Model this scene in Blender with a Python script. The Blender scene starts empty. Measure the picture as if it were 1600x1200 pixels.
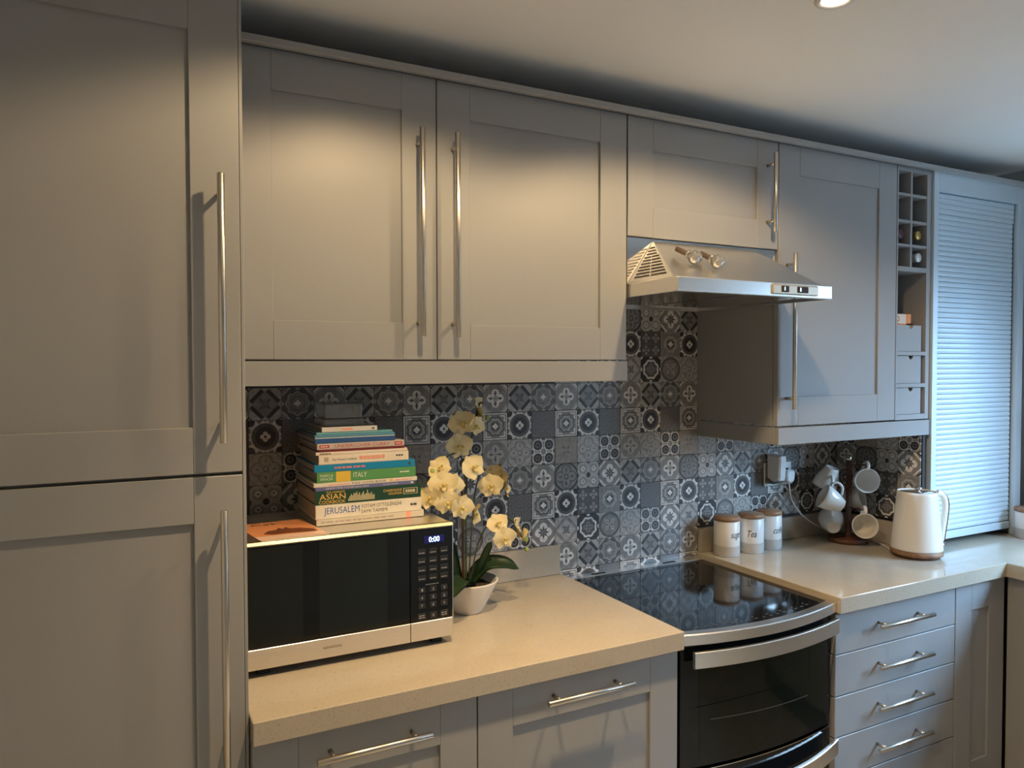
import bpy, bmesh, math, random
from mathutils import Vector, Matrix
random.seed(7)
PI = math.pi
sc = bpy.context.scene
C = sc.collection

# ------------------------------------------------------------ camera
cd = bpy.data.cameras.new('camera'); cam = bpy.data.objects.new('camera', cd); C.objects.link(cam)
sc.camera = cam
F_PX = 1176.94
cd.sensor_width = 36.0; cd.lens = F_PX * 36.0 / 1600.0; cd.clip_start = 0.02
def look(yaw, pitch, roll):
    y, t, r = map(math.radians, (yaw, pitch, roll))
    fw = Vector((math.sin(y)*math.cos(t), math.cos(y)*math.cos(t), math.sin(t)))
    rt = Vector((math.cos(y), -math.sin(y), 0)); up = rt.cross(fw)
    r2 = rt*math.cos(r) + up*math.sin(r); u2 = -rt*math.sin(r) + up*math.cos(r)
    return Matrix((r2, u2, -fw)).transposed()
cam.matrix_world = Matrix.Translation((-0.2213, -2.1545, 1.6119)) @ look(27.5567, -1.5382, -0.0994).to_4x4()

# ------------------------------------------------------------ world and light
ZC = 2.42                                   # ceiling height
# light colours and strengths (linear RGB, power)
L_WIDE = (1.0, 0.70, 0.37, 28.0)      # spill of the two lamps above the worktops
L_BEAM = (1.0, 0.68, 0.35, 68.0)      # their main beams
L_ROOM = (1.0, 0.70, 0.37, 26.0)      # beams of the lamps over the floor
L_SKY = (0.42, 0.69, 1.0, 46.0)        # sky seen through the window in the right wall
w = bpy.data.worlds.new('world'); sc.world = w; w.use_nodes = True
wn = w.node_tree; bg = wn.nodes['Background']
tc = wn.nodes.new('ShaderNodeTexCoord'); sp = wn.nodes.new('ShaderNodeSeparateXYZ'); rp = wn.nodes.new('ShaderNodeValToRGB')
mr = wn.nodes.new('ShaderNodeMapRange'); mr.inputs['From Min'].default_value = -1; mr.inputs['From Max'].default_value = 1
e = rp.color_ramp.elements; e[0].position = 0.0; e[0].color = (0.05, 0.05, 0.05, 1); e[1].position = 1.0; e[1].color = (1, 1, 1, 1)
for p_, v_ in ((0.50, 0.07), (0.56, 0.45), (0.64, 1.0)): k_ = e.new(p_); k_.color = (v_, v_, v_, 1)
mu = wn.nodes.new('ShaderNodeMix'); mu.data_type = 'RGBA'; mu.blend_type = 'MULTIPLY'; mu.inputs[0].default_value = 1; mu.inputs[7].default_value = (*L_SKY[:3], 1)
wn.links.new(tc.outputs['Generated'], sp.inputs[0]); wn.links.new(sp.outputs[2], mr.inputs[0]); wn.links.new(mr.outputs[0], rp.inputs[0])
wn.links.new(rp.outputs[0], mu.inputs[6]); wn.links.new(mu.outputs[2], bg.inputs[0]); bg.inputs[1].default_value = L_SKY[3]
def lamp(name, kind, loc, energy, col, rot=(0, 0, 0), **kw):
    l = bpy.data.lights.new(name, kind); l.energy = energy; l.color = col
    for k, v in kw.items(): setattr(l, k, v)
    o = bpy.data.objects.new(name, l); o.location = loc; o.rotation_euler = rot; C.objects.link(o); return o
DOWN = [(0.37, -1.02, 1), (1.20, -0.985, 1), (0.37, -2.25, 0), (1.20, -2.25, 0), (2.05, -2.25, 0)]
for i, (x, y, near) in enumerate(DOWN):
    if near:
        lamp('downlight_spill', 'SPOT', (x, y, ZC-0.022), L_WIDE[3], L_WIDE[:3], spot_size=math.radians(150), spot_blend=0.28, shadow_soft_size=0.022)
        lamp('downlight_beam', 'SPOT', (x, y, ZC-0.022), L_BEAM[3], L_BEAM[:3], spot_size=math.radians(84), spot_blend=0.9, shadow_soft_size=0.022)
    else:
        lamp('downlight_beam', 'SPOT', (x, y, ZC-0.022), L_ROOM[3], L_ROOM[:3], spot_size=math.radians(80), spot_blend=0.8, shadow_soft_size=0.022)
WY0, WY1, WZ0, WZ1 = -2.32, -0.94, 1.18, 2.10      # window opening in the right wall
o = lamp('window_portal', 'AREA', (3.27, (WY0+WY1)/2, (WZ0+WZ1)/2), 1.0, (1, 1, 1), rot=(0, math.radians(90), 0), shape='RECTANGLE', size=WZ1-WZ0, size_y=WY1-WY0)
o.data.cycles.is_portal = True

sc.view_settings.view_transform = 'Standard'; sc.view_settings.look = 'None'
sc.view_settings.gamma = 1.0; sc.view_settings.exposure = 0.0
sc.view_settings.use_curve_mapping = False

# ------------------------------------------------------------ materials
MATS = {}
def mat(name, col, rough=0.5, metal=0.0, **kw):
    if name in MATS: return MATS[name]
    m = bpy.data.materials.new(name); m.use_nodes = True; nt = m.node_tree
    b = nt.nodes['Principled BSDF']
    b.inputs['Base Color'].default_value = (*col, 1); b.inputs['Roughness'].default_value = rough
    b.inputs['Metallic'].default_value = metal
    for k, v in kw.items():
        if k in ('noise', 'brush'): continue
        b.inputs[k].default_value = v
    if 'noise' in kw:                       # (scale, amount): soft tonal variation of the surface itself
        s, a = kw['noise']
        tc = nt.nodes.new('ShaderNodeTexCoord'); n = nt.nodes.new('ShaderNodeTexNoise')
        n.inputs['Scale'].default_value = s; n.inputs['Detail'].default_value = 4
        if 'brush' in kw:
            mp = nt.nodes.new('ShaderNodeMapping'); mp.inputs['Scale'].default_value = kw['brush']
            nt.links.new(tc.outputs['Object'], mp.inputs[0]); nt.links.new(mp.outputs[0], n.inputs['Vector'])
        else: nt.links.new(tc.outputs['Object'], n.inputs['Vector'])
        mx = nt.nodes.new('ShaderNodeMix'); mx.data_type = 'RGBA'
        mx.inputs[6].default_value = (*[c*(1-a) for c in col], 1); mx.inputs[7].default_value = (*[min(1, c*(1+a)) for c in col], 1)
        nt.links.new(n.outputs['Fac'], mx.inputs[0]); nt.links.new(mx.outputs[2], b.inputs['Base Color'])
    MATS[name] = m; return m
M_cab = mat('grey_satin_paint', (0.305, 0.312, 0.322), 0.42, noise=(3, 0.03))
M_cab_in = mat('grey_carcass', (0.22, 0.225, 0.235), 0.55, noise=(5, 0.04))
M_wall = mat('painted_wall', (0.58, 0.58, 0.56), 0.8, noise=(2, 0.03))
M_greywall = mat('grey_painted_wall', (0.46, 0.47, 0.48), 0.7, noise=(2, 0.03))
M_ceil = mat('ceiling_paint', (0.88, 0.875, 0.86), 0.85, noise=(1.5, 0.03))
M_steel = mat('brushed_steel', (0.86, 0.84, 0.81), 0.31, 1.0, noise=(30, 0.08), brush=(1, 1, 25))
M_steel2 = mat('polished_steel', (0.70, 0.68, 0.66), 0.14, 1.0, noise=(8, 0.03))
M_handle = mat('satin_nickel', (0.62, 0.58, 0.52), 0.27, 1.0, noise=(40, 0.04))
M_black = mat('black_gloss', (0.006, 0.007, 0.008), 0.06, **{'Specular IOR Level': 0.32}, noise=(4, 0.1))
M_matblack = mat('black_matt', (0.012, 0.012, 0.013), 0.6, noise=(8, 0.1))
M_glassdark = mat('dark_oven_glass', (0.006, 0.008, 0.006), 0.05, **{'Specular IOR Level': 0.30}, noise=(3, 0.15))
M_mwwin = mat('microwave_window', (0.010, 0.013, 0.012), 0.09, **{'Specular IOR Level': 0.35}, noise=(3, 0.1))
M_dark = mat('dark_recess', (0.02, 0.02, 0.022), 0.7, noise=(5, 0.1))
M_white = mat('white_ceramic', (0.72, 0.69, 0.64), 0.18, noise=(6, 0.02))
M_whitesat = mat('white_satin', (0.74, 0.73, 0.71), 0.35, noise=(6, 0.02))
M_kettle = mat('cream_white_kettle', (0.78, 0.735, 0.67), 0.32, noise=(6, 0.02))
M_plastic = mat('white_plastic', (0.68, 0.69, 0.70), 0.35, noise=(6, 0.02))
M_ribs = mat('pale_grey_glaze', (0.46, 0.44, 0.41), 0.4, noise=(20, 0.05))
M_ink = mat('ink', (0.03, 0.03, 0.035), 0.6, noise=(20, 0.05))
M_leaf = mat('orchid_leaf', (0.035, 0.075, 0.030), 0.35, noise=(15, 0.25))
M_stem = mat('orchid_stem', (0.07, 0.085, 0.035), 0.5, noise=(30, 0.3))
M_petal = mat('orchid_petal', (0.82, 0.70, 0.40), 0.55, noise=(40, 0.06))
M_petal.node_tree.nodes['Principled BSDF'].inputs['Subsurface Weight'].default_value = 0.25
M_petal.node_tree.nodes['Principled BSDF'].inputs['Subsurface Radius'].default_value = (0.01, 0.008, 0.004)
M_lip = mat('orchid_lip', (0.72, 0.58, 0.22), 0.5, noise=(80, 0.2))
M_bud = mat('green_bud', (0.34, 0.46, 0.12), 0.5, noise=(60, 0.2))
M_soil = mat('dark_soil', (0.035, 0.022, 0.014), 0.9, noise=(90, 0.6))
M_tamb = mat('tambour_slat_paint', (0.62, 0.72, 0.80), 0.42, 0.5, noise=(4, 0.03))
M_pages = mat('page_edges', (0.36, 0.31, 0.24), 0.8, noise=(300, 0.2), brush=(0.02, 0.02, 1))
M_foil = mat('gold_foil', (0.55, 0.36, 0.12), 0.3, 0.8, noise=(60, 0.1))
M_silver = mat('silver_foil', (0.66, 0.68, 0.68), 0.35, 0.3, noise=(60, 0.1))
M_burg = mat('burgundy_foil', (0.09, 0.03, 0.05), 0.35, noise=(60, 0.1))
M_bottle = mat('green_bottle_glass', (0.01, 0.02, 0.012), 0.08, noise=(6, 0.1))
M_globe = mat('clear_glass', (0.85, 0.85, 0.85), 0.02, 0.0, noise=(60, 0.05))
M_globe.node_tree.nodes['Principled BSDF'].inputs['Transmission Weight'].default_value = 0.9
M_mirr = mat('crackled_silver', (0.75, 0.72, 0.68), 0.12, 1.0, noise=(180, 0.5))
M_floor = mat('stone_floor_tile', (0.44, 0.42, 0.36), 0.35, noise=(6, 0.25))
M_grout = mat('pale_grout', (0.68, 0.66, 0.60), 0.8, noise=(30, 0.1))
M_tgrout = mat('tile_grout', (0.13, 0.13, 0.135), 0.8, noise=(60, 0.1))
def wood(name, c1, c2, sc_=(1, 12, 12), rough=0.5):
    m = bpy.data.materials.new(name); m.use_nodes = True; nt = m.node_tree; b = nt.nodes['Principled BSDF']
    tc = nt.nodes.new('ShaderNodeTexCoord'); mp = nt.nodes.new('ShaderNodeMapping'); mp.inputs['Scale'].default_value = sc_
    n = nt.nodes.new('ShaderNodeTexNoise'); n.inputs['Scale'].default_value = 9; n.inputs['Detail'].default_value = 6
    r = nt.nodes.new('ShaderNodeValToRGB'); r.color_ramp.elements[0].color = (*c1, 1); r.color_ramp.elements[1].color = (*c2, 1)
    r.color_ramp.elements[0].position = 0.3; r.color_ramp.elements[1].position = 0.7
    nt.links.new(tc.outputs['Object'], mp.inputs[0]); nt.links.new(mp.outputs[0], n.inputs['Vector'])
    nt.links.new(n.outputs['Fac'], r.inputs[0]); nt.links.new(r.outputs[0], b.inputs['Base Color'])
    b.inputs['Roughness'].default_value = rough; return m
M_wood = wood('acacia_wood', (0.17, 0.075, 0.035), (0.36, 0.19, 0.10))
M_lid = wood('bamboo_lid', (0.25, 0.13, 0.065), (0.40, 0.24, 0.14))
M_darkwood = wood('dark_acacia', (0.06, 0.022, 0.012), (0.16, 0.065, 0.032))
def quartz():
    m = bpy.data.materials.new('beige_quartz'); m.use_nodes = True; nt = m.node_tree; b = nt.nodes['Principled BSDF']
    tc = nt.nodes.new('ShaderNodeTexCoord')
    n = nt.nodes.new('ShaderNodeTexNoise'); n.inputs['Scale'].default_value = 11; n.inputs['Detail'].default_value = 5
    v = nt.nodes.new('ShaderNodeTexNoise'); v.inputs['Scale'].default_value = 330; v.inputs['Detail'].default_value = 1
    for k in (n, v): nt.links.new(tc.outputs['Object'], k.inputs['Vector'])
    r = nt.nodes.new('ShaderNodeValToRGB'); r.color_ramp.elements[0].color = (0.43, 0.385, 0.315, 1); r.color_ramp.elements[1].color = (0.49, 0.44, 0.365, 1)
    r2 = nt.nodes.new('ShaderNodeValToRGB'); e = r2.color_ramp.elements
    e[0].position = 0.27; e[0].color = (0.68, 0.64, 0.6, 1); e[1].position = 0.34; e[1].color = (1, 1, 1, 1)
    e2 = e.new(0.68); e2.color = (1, 1, 1, 1); e3 = e.new(0.74); e3.color = (1.12, 1.12, 1.1, 1)
    mx = nt.nodes.new('ShaderNodeMix'); mx.data_type = 'RGBA'; mx.blend_type = 'MULTIPLY'; mx.inputs[0].default_value = 1
    nt.links.new(n.outputs['Fac'], r.inputs[0]); nt.links.new(v.outputs['Fac'], r2.inputs[0])
    nt.links.new(r.outputs[0], mx.inputs[6]); nt.links.new(r2.outputs[0], mx.inputs[7]); nt.links.new(mx.outputs[2], b.inputs['Base Color'])
    b.inputs['Roughness'].default_value = 0.09; return m
M_quartz = quartz()
def emit(name, col, s):
    m = bpy.data.materials.new(name); m.use_nodes = True; b = m.node_tree.nodes['Principled BSDF']
    b.inputs['Base Color'].default_value = (0, 0, 0, 1); b.inputs['Emission Color'].default_value = (*col, 1); b.inputs['Emission Strength'].default_value = s
    return m
M_led = emit('display_digits', (0.45, 0.75, 1.0), 6.0)
M_ledbg = emit('display_glow', (0.02, 0.015, 0.25), 0.35)
M_bulb = emit('lit_bulb', (1.0, 0.80, 0.50), 14.0)

# ---- printed tile designs: folded signed-distance patterns built from Math nodes
class Ex:
    def __init__(s, nt, sock): s.nt = nt; s.s = sock
    def _m(s, op, a, b=None, c=None):
        n = s.nt.nodes.new('ShaderNodeMath'); n.operation = op
        for i, v in enumerate((a, b, c)):
            if v is None: continue
            if isinstance(v, Ex): s.nt.links.new(v.s, n.inputs[i])
            else: n.inputs[i].default_value = v
        return Ex(s.nt, n.outputs[0])
    def __add__(s, o): return s._m('ADD', s, o)
    def __radd__(s, o): return s._m('ADD', s, o)
    def __sub__(s, o): return s._m('SUBTRACT', s, o)
    def __rsub__(s, o): return s._m('SUBTRACT', o, s)
    def __mul__(s, o): return s._m('MULTIPLY', s, o)
    def __rmul__(s, o): return s._m('MULTIPLY', s, o)
    def abs(s): return s._m('ABSOLUTE', s)
    def mn(s, o): return s._m('MINIMUM', s, o)
    def mx(s, o): return s._m('MAXIMUM', s, o)
    def sqrt(s): return s._m('SQRT', s)
    def cos(s): return s._m('COSINE', s)
    def lt(s, o): return s._m('LESS_THAN', s, o)
    def at2(s, o): return s._m('ARCTAN2', s, o)
WH, LG, MG, DG, BK, TP = (.80, .77, .73), (.46, .445, .425), (.265, .255, .245), (.120, .116, .116), (.046, .044, .046), (.31, .275, .235)
TILEM = {}
def tile_mat(key):
    m = bpy.data.materials.new('printed_tile_' + key); m.use_nodes = True; nt = m.node_tree; b = nt.nodes['Principled BSDF']
    uv = nt.nodes.new('ShaderNodeUVMap'); uv.uv_map = 'UVMap'; sp = nt.nodes.new('ShaderNodeSeparateXYZ'); nt.links.new(uv.outputs[0], sp.inputs[0])
    x = Ex(nt, sp.outputs[0])*2 - 1; y = Ex(nt, sp.outputs[1])*2 - 1
    ax, ay = x.abs(), y.abs(); hi, lo = ax.mx(ay), ax.mn(ay)
    L = lambda p, q: (p*p + q*q).sqrt()
    r = L(ax, ay); su = ax + ay; th = y.at2(x)
    circ = lambda cx, cy, R, p=hi, q=lo: L(p-cx, q-cy) - R
    quat = lambda c, R: circ(c, 0, R).mn(hi - R*0.55)                   # four lobed clover
    leaf = lambda c, a, l: lo*(1.0/l)*2.2 + (hi - c).abs()*(1.0/a) - 1   # petals on both axes
    dleaf = lambda c, a, l: (hi - lo)*(1.0/l)*1.6 + (su*0.707 - c).abs()*(1.0/a) - 1   # petals on the diagonals
    rr8 = lambda R, k: r + (th*8).cos()*k - R
    box = lambda R: hi - R
    diam = lambda R: su - R
    qx, qy = (ax - .48), (ay - .48)                                     # quadrant cells
    qr = L(qx, qy)
    lay = []
    A = lambda d, c: lay.append((d, c))
    if key == 'clover_cross':
        base = MG; A(1.38 - su, LG); A(1.62 - su, WH); A(1.76 - su, DG); A(quat(.37, .30), WH); A(leaf(.36, .24, .26), DG); A(leaf(.16, .18, .08), DG); A(dleaf(.14, .14, .10), DG)
    elif key == 'diamond_star':
        base = LG; A(((su - 1.0).abs() - .17).mx((ax - ay).abs() - .72), BK); A(diam(.83), MG); A(circ(1, 0, .14), LG); A(dleaf(.28, .26, .22), DG); A(leaf(.16, .16, .12), DG); A(1.72 - su, DG); A(1.85 - su, WH)
    elif key == 'octagon_cross':
        base = LG; A(1.55 - su, MG); A(rr8(1.0, .05), DG); A(rr8(.74, -.05), LG); A(rr8(.67, -.05), MG); A(r - .45, DG); A(r - .40, MG); A(circ(1, 0, .15), LG); A(circ(.13, 0, .08), WH); A(r - .07, WH)
    elif key == 'speckled_weave':
        base = DG
    elif key == 'square_medallion':
        base = MG; A(((hi - .90).abs() - .035), WH); A(((hi - .74).abs() - .05).mx(.35 - lo), WH); A(rr8(.70, .05), DG); A(rr8(.58, .04), LG); A(rr8(.46, .03), MG); A(r - .32, BK); A(quat(.13, .11), WH)
    elif key == 'ring_clover':
        base = WH; A(L(ax-1, ay-1) - .40, MG); A(L(ax-.90, ay-.90) - .27, BK); A(circ(.98, .36, .16), MG); A(r - .84, DG); A(r - .62, BK); A(circ(1, 0, .17), WH); A(circ(1, 0, .11), LG); A(quat(.17, .15), WH); A(r - .085, BK)
    elif key == 'dot_lattice':
        base = MG; A(qr - .43, WH); A(qr - .37, BK); A((qr - .16).abs() - .025, MG); A(r - .30, WH); A(r - .23, MG); A(circ(1, 0, .27), WH); A(circ(1, 0, .19), DG); A(1.78 - su, DG)
    elif key == 'plain_leaf':
        base = TP; A(dleaf(.26, .22, .14), DG)
    elif key == 'pink_clover':
        base = LG; A(r - .97, MG); A(quat(.38, .30), LG); A(leaf(.34, .22, .22), DG); A(leaf(.14, .14, .08), DG)
    elif key == 'quatrefoil_line':
        base = LG; A((r - 1.12).abs() - .04, MG); A(quat(.47, .43), DG); A(quat(.47, .38), LG); A(quat(.47, .31), MG); A(quat(.47, .28), LG); A(leaf(.52, .14, .12), DG); A(r - .15, DG); A(r - .09, WH); A(r - .04, DG)
    elif key == 'dark_quatrefoil':
        base = MG; A((r - 1.02).abs() - .07, BK); A(quat(.50, .41), BK); A(quat(.50, .35), MG); A(leaf(.52, .26, .16), BK); A(leaf(.52, .14, .30), DG); A(r - .20, BK); A(r - .13, MG)
    elif key == 'four_diamonds':
        base = LG; A(qr - .33, MG); A(qr - .26, LG); A(qx.abs() + qy.abs() - .20, WH); A(qr - .06, BK); A(r - .20, BK); A(circ(1, 0, .16), DG); A(1.74 - su, DG)
    elif key == 'star_clover':
        base = MG; A(1.30 - su, WH); A(1.50 - su, MG); A(1.66 - su, BK); A(1.86 - su, WH); A(quat(.40, .33), WH); A(leaf(.26, .26, .22), DG); A(dleaf(.24, .24, .20), DG)
    elif key == 'petal_clusters':
        base = DG; q_hi, q_lo = qx.abs().mx(qy.abs()), qx.abs().mn(qy.abs()); A(L(q_hi - .24, q_lo) - .12, LG); A(L(q_hi - .24, q_lo) - .05, DG); A(qr - .05, WH)
    elif key == 'soft_octagon':
        base = MG; A((hi - .95).abs() - .02, LG); A(rr8(.66, .03), LG); A(rr8(.50, .03), MG); A(r - .34, BK); A(quat(.14, .12), WH)
    elif key == 'octagon_ring':
        base = BK; A(circ(1, 0, .16), WH); A(1.72 - su, WH); A(rr8(.78, .04), WH); A(rr8(.62, .04), DG); A(quat(.24, .19), MG); A(leaf(.24, .12, .12), BK); A(dleaf(.02, .10, .3), DG)
    elif key == 'blurred_circle':
        base = LG; A(r - .98, DG); A(r - .80, MG); A(dleaf(.34, .34, .38), LG); A(leaf(.18, .18, .14), DG); A(dleaf(.34, .16, .14), MG)
    else:                                        # pale_diamond
        base = LG; A(diam(1.16), MG); A(diam(.84), LG); A(1.70 - su, MG); A(dleaf(.26, .24, .16), DG); A(leaf(.16, .16, .14), DG)
    cur = None
    def mixc(fac, a, c):
        n = nt.nodes.new('ShaderNodeMix'); n.data_type = 'RGBA'
        nt.links.new(fac, n.inputs[0])
        if isinstance(a, tuple): n.inputs[6].default_value = (*a, 1)
        else: nt.links.new(a, n.inputs[6])
        n.inputs[7].default_value = (*c, 1); return n.outputs[2]
    cur = base
    for d, c in lay: cur = mixc(d.lt(0).s, cur, c)
    tc = nt.nodes.new('ShaderNodeTexCoord')
    n = nt.nodes.new('ShaderNodeTexNoise'); n.inputs['Scale'].default_value = 60 if key != 'speckled_weave' else 260; n.inputs['Detail'].default_value = 5
    nt.links.new(tc.outputs['Object'], n.inputs['Vector'])
    rp = nt.nodes.new('ShaderNodeValToRGB'); a = (.35, 2.3) if key == 'speckled_weave' else (.72, 1.18)
    rp.color_ramp.elements[0].position = .3; rp.color_ramp.elements[1].position = .7
    rp.color_ramp.elements[0].color = (a[0],)*3 + (1,); rp.color_ramp.elements[1].color = (min(a[1], 3),)*3 + (1,)
    nt.links.new(n.outputs['Fac'], rp.inputs[0])
    mu = nt.nodes.new('ShaderNodeMix'); mu.data_type = 'RGBA'; mu.blend_type = 'MULTIPLY'; mu.inputs[0].default_value = 1
    if isinstance(cur, tuple): mu.inputs[6].default_value = (*cur, 1)
    else: nt.links.new(cur, mu.inputs[6])
    nt.links.new(rp.outputs[0], mu.inputs[7]); nt.links.new(mu.outputs[2], b.inputs['Base Color'])
    b.inputs['Roughness'].default_value = .38
    return m

# ------------------------------------------------------------ helpers
def new_bm(): return bmesh.new()
def box(bm, x0, x1, y0, y1, z0, z1, bev=0.0, seg=1):
    if x0 > x1: x0, x1 = x1, x0
    if y0 > y1: y0, y1 = y1, y0
    if z0 > z1: z0, z1 = z1, z0
    v = [bm.verts.new(p) for p in ((x0,y0,z0),(x1,y0,z0),(x1,y1,z0),(x0,y1,z0),(x0,y0,z1),(x1,y0,z1),(x1,y1,z1),(x0,y1,z1))]
    f = [bm.faces.new([v[i] for i in q]) for q in ((0,3,2,1),(4,5,6,7),(0,1,5,4),(1,2,6,5),(2,3,7,6),(3,0,4,7))]
    if bev > 0:
        ed = list({e for ff in f for e in ff.edges})
        bmesh.ops.bevel(bm, geom=ed, offset=bev, segments=seg, affect='EDGES', profile=0.5)
    return bm
def prism(bm, pts, axis, a0, a1, bev=0.0):
    """polygon pts (2D) extruded along axis 'x','y' or 'z' from a0 to a1"""
    def P(u, v, a): return {'x': (a, u, v), 'y': (u, a, v), 'z': (u, v, a)}[axis]
    b = [bm.verts.new(P(u, v, a0)) for u, v in pts]; t = [bm.verts.new(P(u, v, a1)) for u, v in pts]
    n = len(pts); fs = [bm.faces.new(b[::-1]), bm.faces.new(t)]
    for i in range(n): fs.append(bm.faces.new((b[i], b[(i+1) % n], t[(i+1) % n], t[i])))
    bmesh.ops.recalc_face_normals(bm, faces=fs)
    if bev:
        bmesh.ops.bevel(bm, geom=list(fs[0].edges)+list(fs[1].edges), offset=bev, segments=1, affect='EDGES')
    return bm
def lathe(bm, prof, cx=0, cy=0, n=32, M=None):
    rings = []
    for r, z in prof:
        if r < 1e-6: rings.append([bm.verts.new((cx, cy, z))])
        else: rings.append([bm.verts.new((cx + r*math.cos(2*PI*k/n), cy + r*math.sin(2*PI*k/n), z)) for k in range(n)])
    fs = []
    for a, b in zip(rings, rings[1:]):
        for k in range(n):
            k2 = (k+1) % n
            if len(a) == 1 and len(b) == 1: continue
            if len(a) == 1: fs.append(bm.faces.new((a[0], b[k], b[k2])))
            elif len(b) == 1: fs.append(bm.faces.new((a[k], a[k2], b[0])))
            else: fs.append(bm.faces.new((a[k], a[k2], b[k2], b[k])))
    for f in fs: f.smooth = True
    if M is not None: bmesh.ops.transform(bm, matrix=M, verts=[v for r_ in rings for v in r_])
    bmesh.ops.recalc_face_normals(bm, faces=fs)
    return bm
def tube(bm, pts, r, n=12, flat=1.0, up=None, cap=True):
    """tube through pts; r number or list"""
    pts = [Vector(p) for p in pts]; rs = r if isinstance(r, (list, tuple)) else [r]*len(pts)
    rings = []; prev = None
    for i, p in enumerate(pts):
        t = (pts[min(i+1, len(pts)-1)] - pts[max(i-1, 0)]).normalized()
        ref = Vector(up) if up else (prev if prev is not None else (Vector((0, 0, 1)) if abs(t.z) < .9 else Vector((1, 0, 0))))
        u = (ref - t*ref.dot(t)).normalized(); v = t.cross(u); prev = u
        rings.append([bm.verts.new(p + u*rs[i]*math.cos(2*PI*k/n) + v*rs[i]*flat*math.sin(2*PI*k/n)) for k in range(n)])
    fs = []
    for a, b in zip(rings, rings[1:]):
        for k in range(n): f = bm.faces.new((a[k], a[(k+1) % n], b[(k+1) % n], b[k])); f.smooth = True; fs.append(f)
    if cap: fs.append(bm.faces.new(rings[0][::-1])); fs.append(bm.faces.new(rings[-1]))
    bmesh.ops.recalc_face_normals(bm, faces=fs)
    return bm
def spline(pts, n=8):
    P = [Vector(p) for p in pts]; P = [P[0]*2-P[1]] + P + [P[-1]*2-P[-2]]; out = []
    for i in range(1, len(P)-2):
        for k in range(n):
            t = k/n; a, b, c, d = P[i-1:i+3]
            out.append(0.5*((2*b) + (c-a)*t + (2*a-5*b+4*c-d)*t*t + (3*b-a-3*c+d)*t**3))
    out.append(P[-2]); return out
def link(name, me, m, parent=None, loc=None):
    o = bpy.data.objects.new(name, me); C.objects.link(o)
    if m is not None:
        if len(me.materials) == 0: me.materials.append(m)
    if parent is not None: o.parent = parent
    if loc is not None: o.location = loc
    return o
def obj(name, bm, m, parent=None, loc=None):
    """bm in world coordinates; parented objects under an Empty at base get shifted to its local space"""
    me = bpy.data.meshes.new(name)
    off = Vector((0, 0, 0)); p = parent
    while p is not None: off += p.location; p = p.parent
    if off.length: bmesh.ops.translate(bm, vec=-off, verts=bm.verts)
    bm.to_mesh(me); bm.free()
    return link(name, me, m, parent, loc)
def tag(o, label=None, cat=None, group=None, kind=None):
    if label: o['label'] = label
    if cat: o['category'] = cat
    if group: o['group'] = group
    if kind: o['kind'] = kind
    return o
def thing(name, label, cat, loc=(0, 0, 0), group=None):
    o = bpy.data.objects.new(name, None); C.objects.link(o); o.location = loc; o.empty_display_size = 0.05
    return tag(o, label, cat, group)
def B(name, m, parent, *boxes, bev=0.0, seg=1):
    bm = new_bm()
    for b in boxes: box(bm, *b, bev=bev, seg=seg)
    return obj(name, bm, m, parent)
def text(body, x0, x1, z0, z1, y, m, parent=None, name='spine_text', shear=0.0, M=None, stretch=True):
    """flat print facing -y, stretched to the rectangle; M maps local (x right, z up, y=depth) to world"""
    cu = bpy.data.curves.new('t', 'FONT'); cu.body = body; cu.shear = shear; cu.extrude = 0.0; cu.space_line = 0.8
    cu.align_x = 'CENTER'; cu.resolution_u = 3
    t = bpy.data.objects.new('t', cu); C.objects.link(t)
    dg = bpy.context.evaluated_depsgraph_get(); dg.update()
    me = bpy.data.meshes.new_from_object(t.evaluated_get(dg)); me.materials.clear(); bpy.data.objects.remove(t); bpy.data.curves.remove(cu)
    xs = [v.co.x for v in me.vertices]; ys = [v.co.y for v in me.vertices]
    ax0, ax1, ay0, ay1 = min(xs), max(xs), min(ys), max(ys)
    sx = (x1-x0)/(ax1-ax0); sy = (z1-z0)/(ay1-ay0)
    off = Vector((0, 0, 0)); p = parent
    while p is not None: off += p.location; p = p.parent
    for v in me.vertices:
        q = Vector((x0 + (v.co.x-ax0)*sx, y, z0 + (v.co.y-ay0)*sy))
        if M is not None: q = M @ q
        v.co = q - off
    me.name = name
    return link(name, me, m, parent)
def dashes(x0, x1, z0, z1, y, m, parent, name='small_print', n=6):
    bm = new_bm(); ws = [random.uniform(.6, 1.6) for _ in range(n)]; tot = sum(ws)*1.25; x = x0
    for w_ in ws:
        d = w_/tot*(x1-x0); box(bm, x, x+d, y-0.0002, y, z0, z1); x += d*1.25
    return obj(name, bm, m, parent)
def scale_off(parent):
    off = Vector((0, 0, 0)); p = parent
    while p is not None: off += p.location; p = p.parent
    return off

# ------------------------------------------------------------ room shell
XL, XR, YB, YF = -0.64, 3.156, 0.006, -3.6
floor = tag(B('floor', M_grout, None, (XL-.1, XR+.1, YF-.1, YB+.1, -.10, -.004)), kind='structure')
ft = None
for i in range(7):
    for j in range(12):
        x = XL + .02 + i*.56; y = YF + .02 + j*.30
        if x > XR - .3: continue
        if ft is None:
            bm = new_bm(); box(bm, 0, .55, 0, .29, -.004, 0, .0015); me = bpy.data.meshes.new('floor_tile'); bm.to_mesh(me); bm.free(); me.materials.append(M_floor); ft = me
        link('floor_tile', ft, None, floor, (x, y, 0))
ceiling = tag(B('ceiling', M_ceil, None, (XL-.1, XR+.12, YF-.1, YB+.1, ZC, ZC+.1)), kind='structure')
wall_back = tag(B('wall_back', M_tgrout, None, (XL-.1, XR+.1, YB, YB+.1, 0, ZC)), kind='structure')
tag(B('wall_left', M_wall, None, (XL-.1, XL, YF, YB, 0, ZC)), kind='structure')
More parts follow.
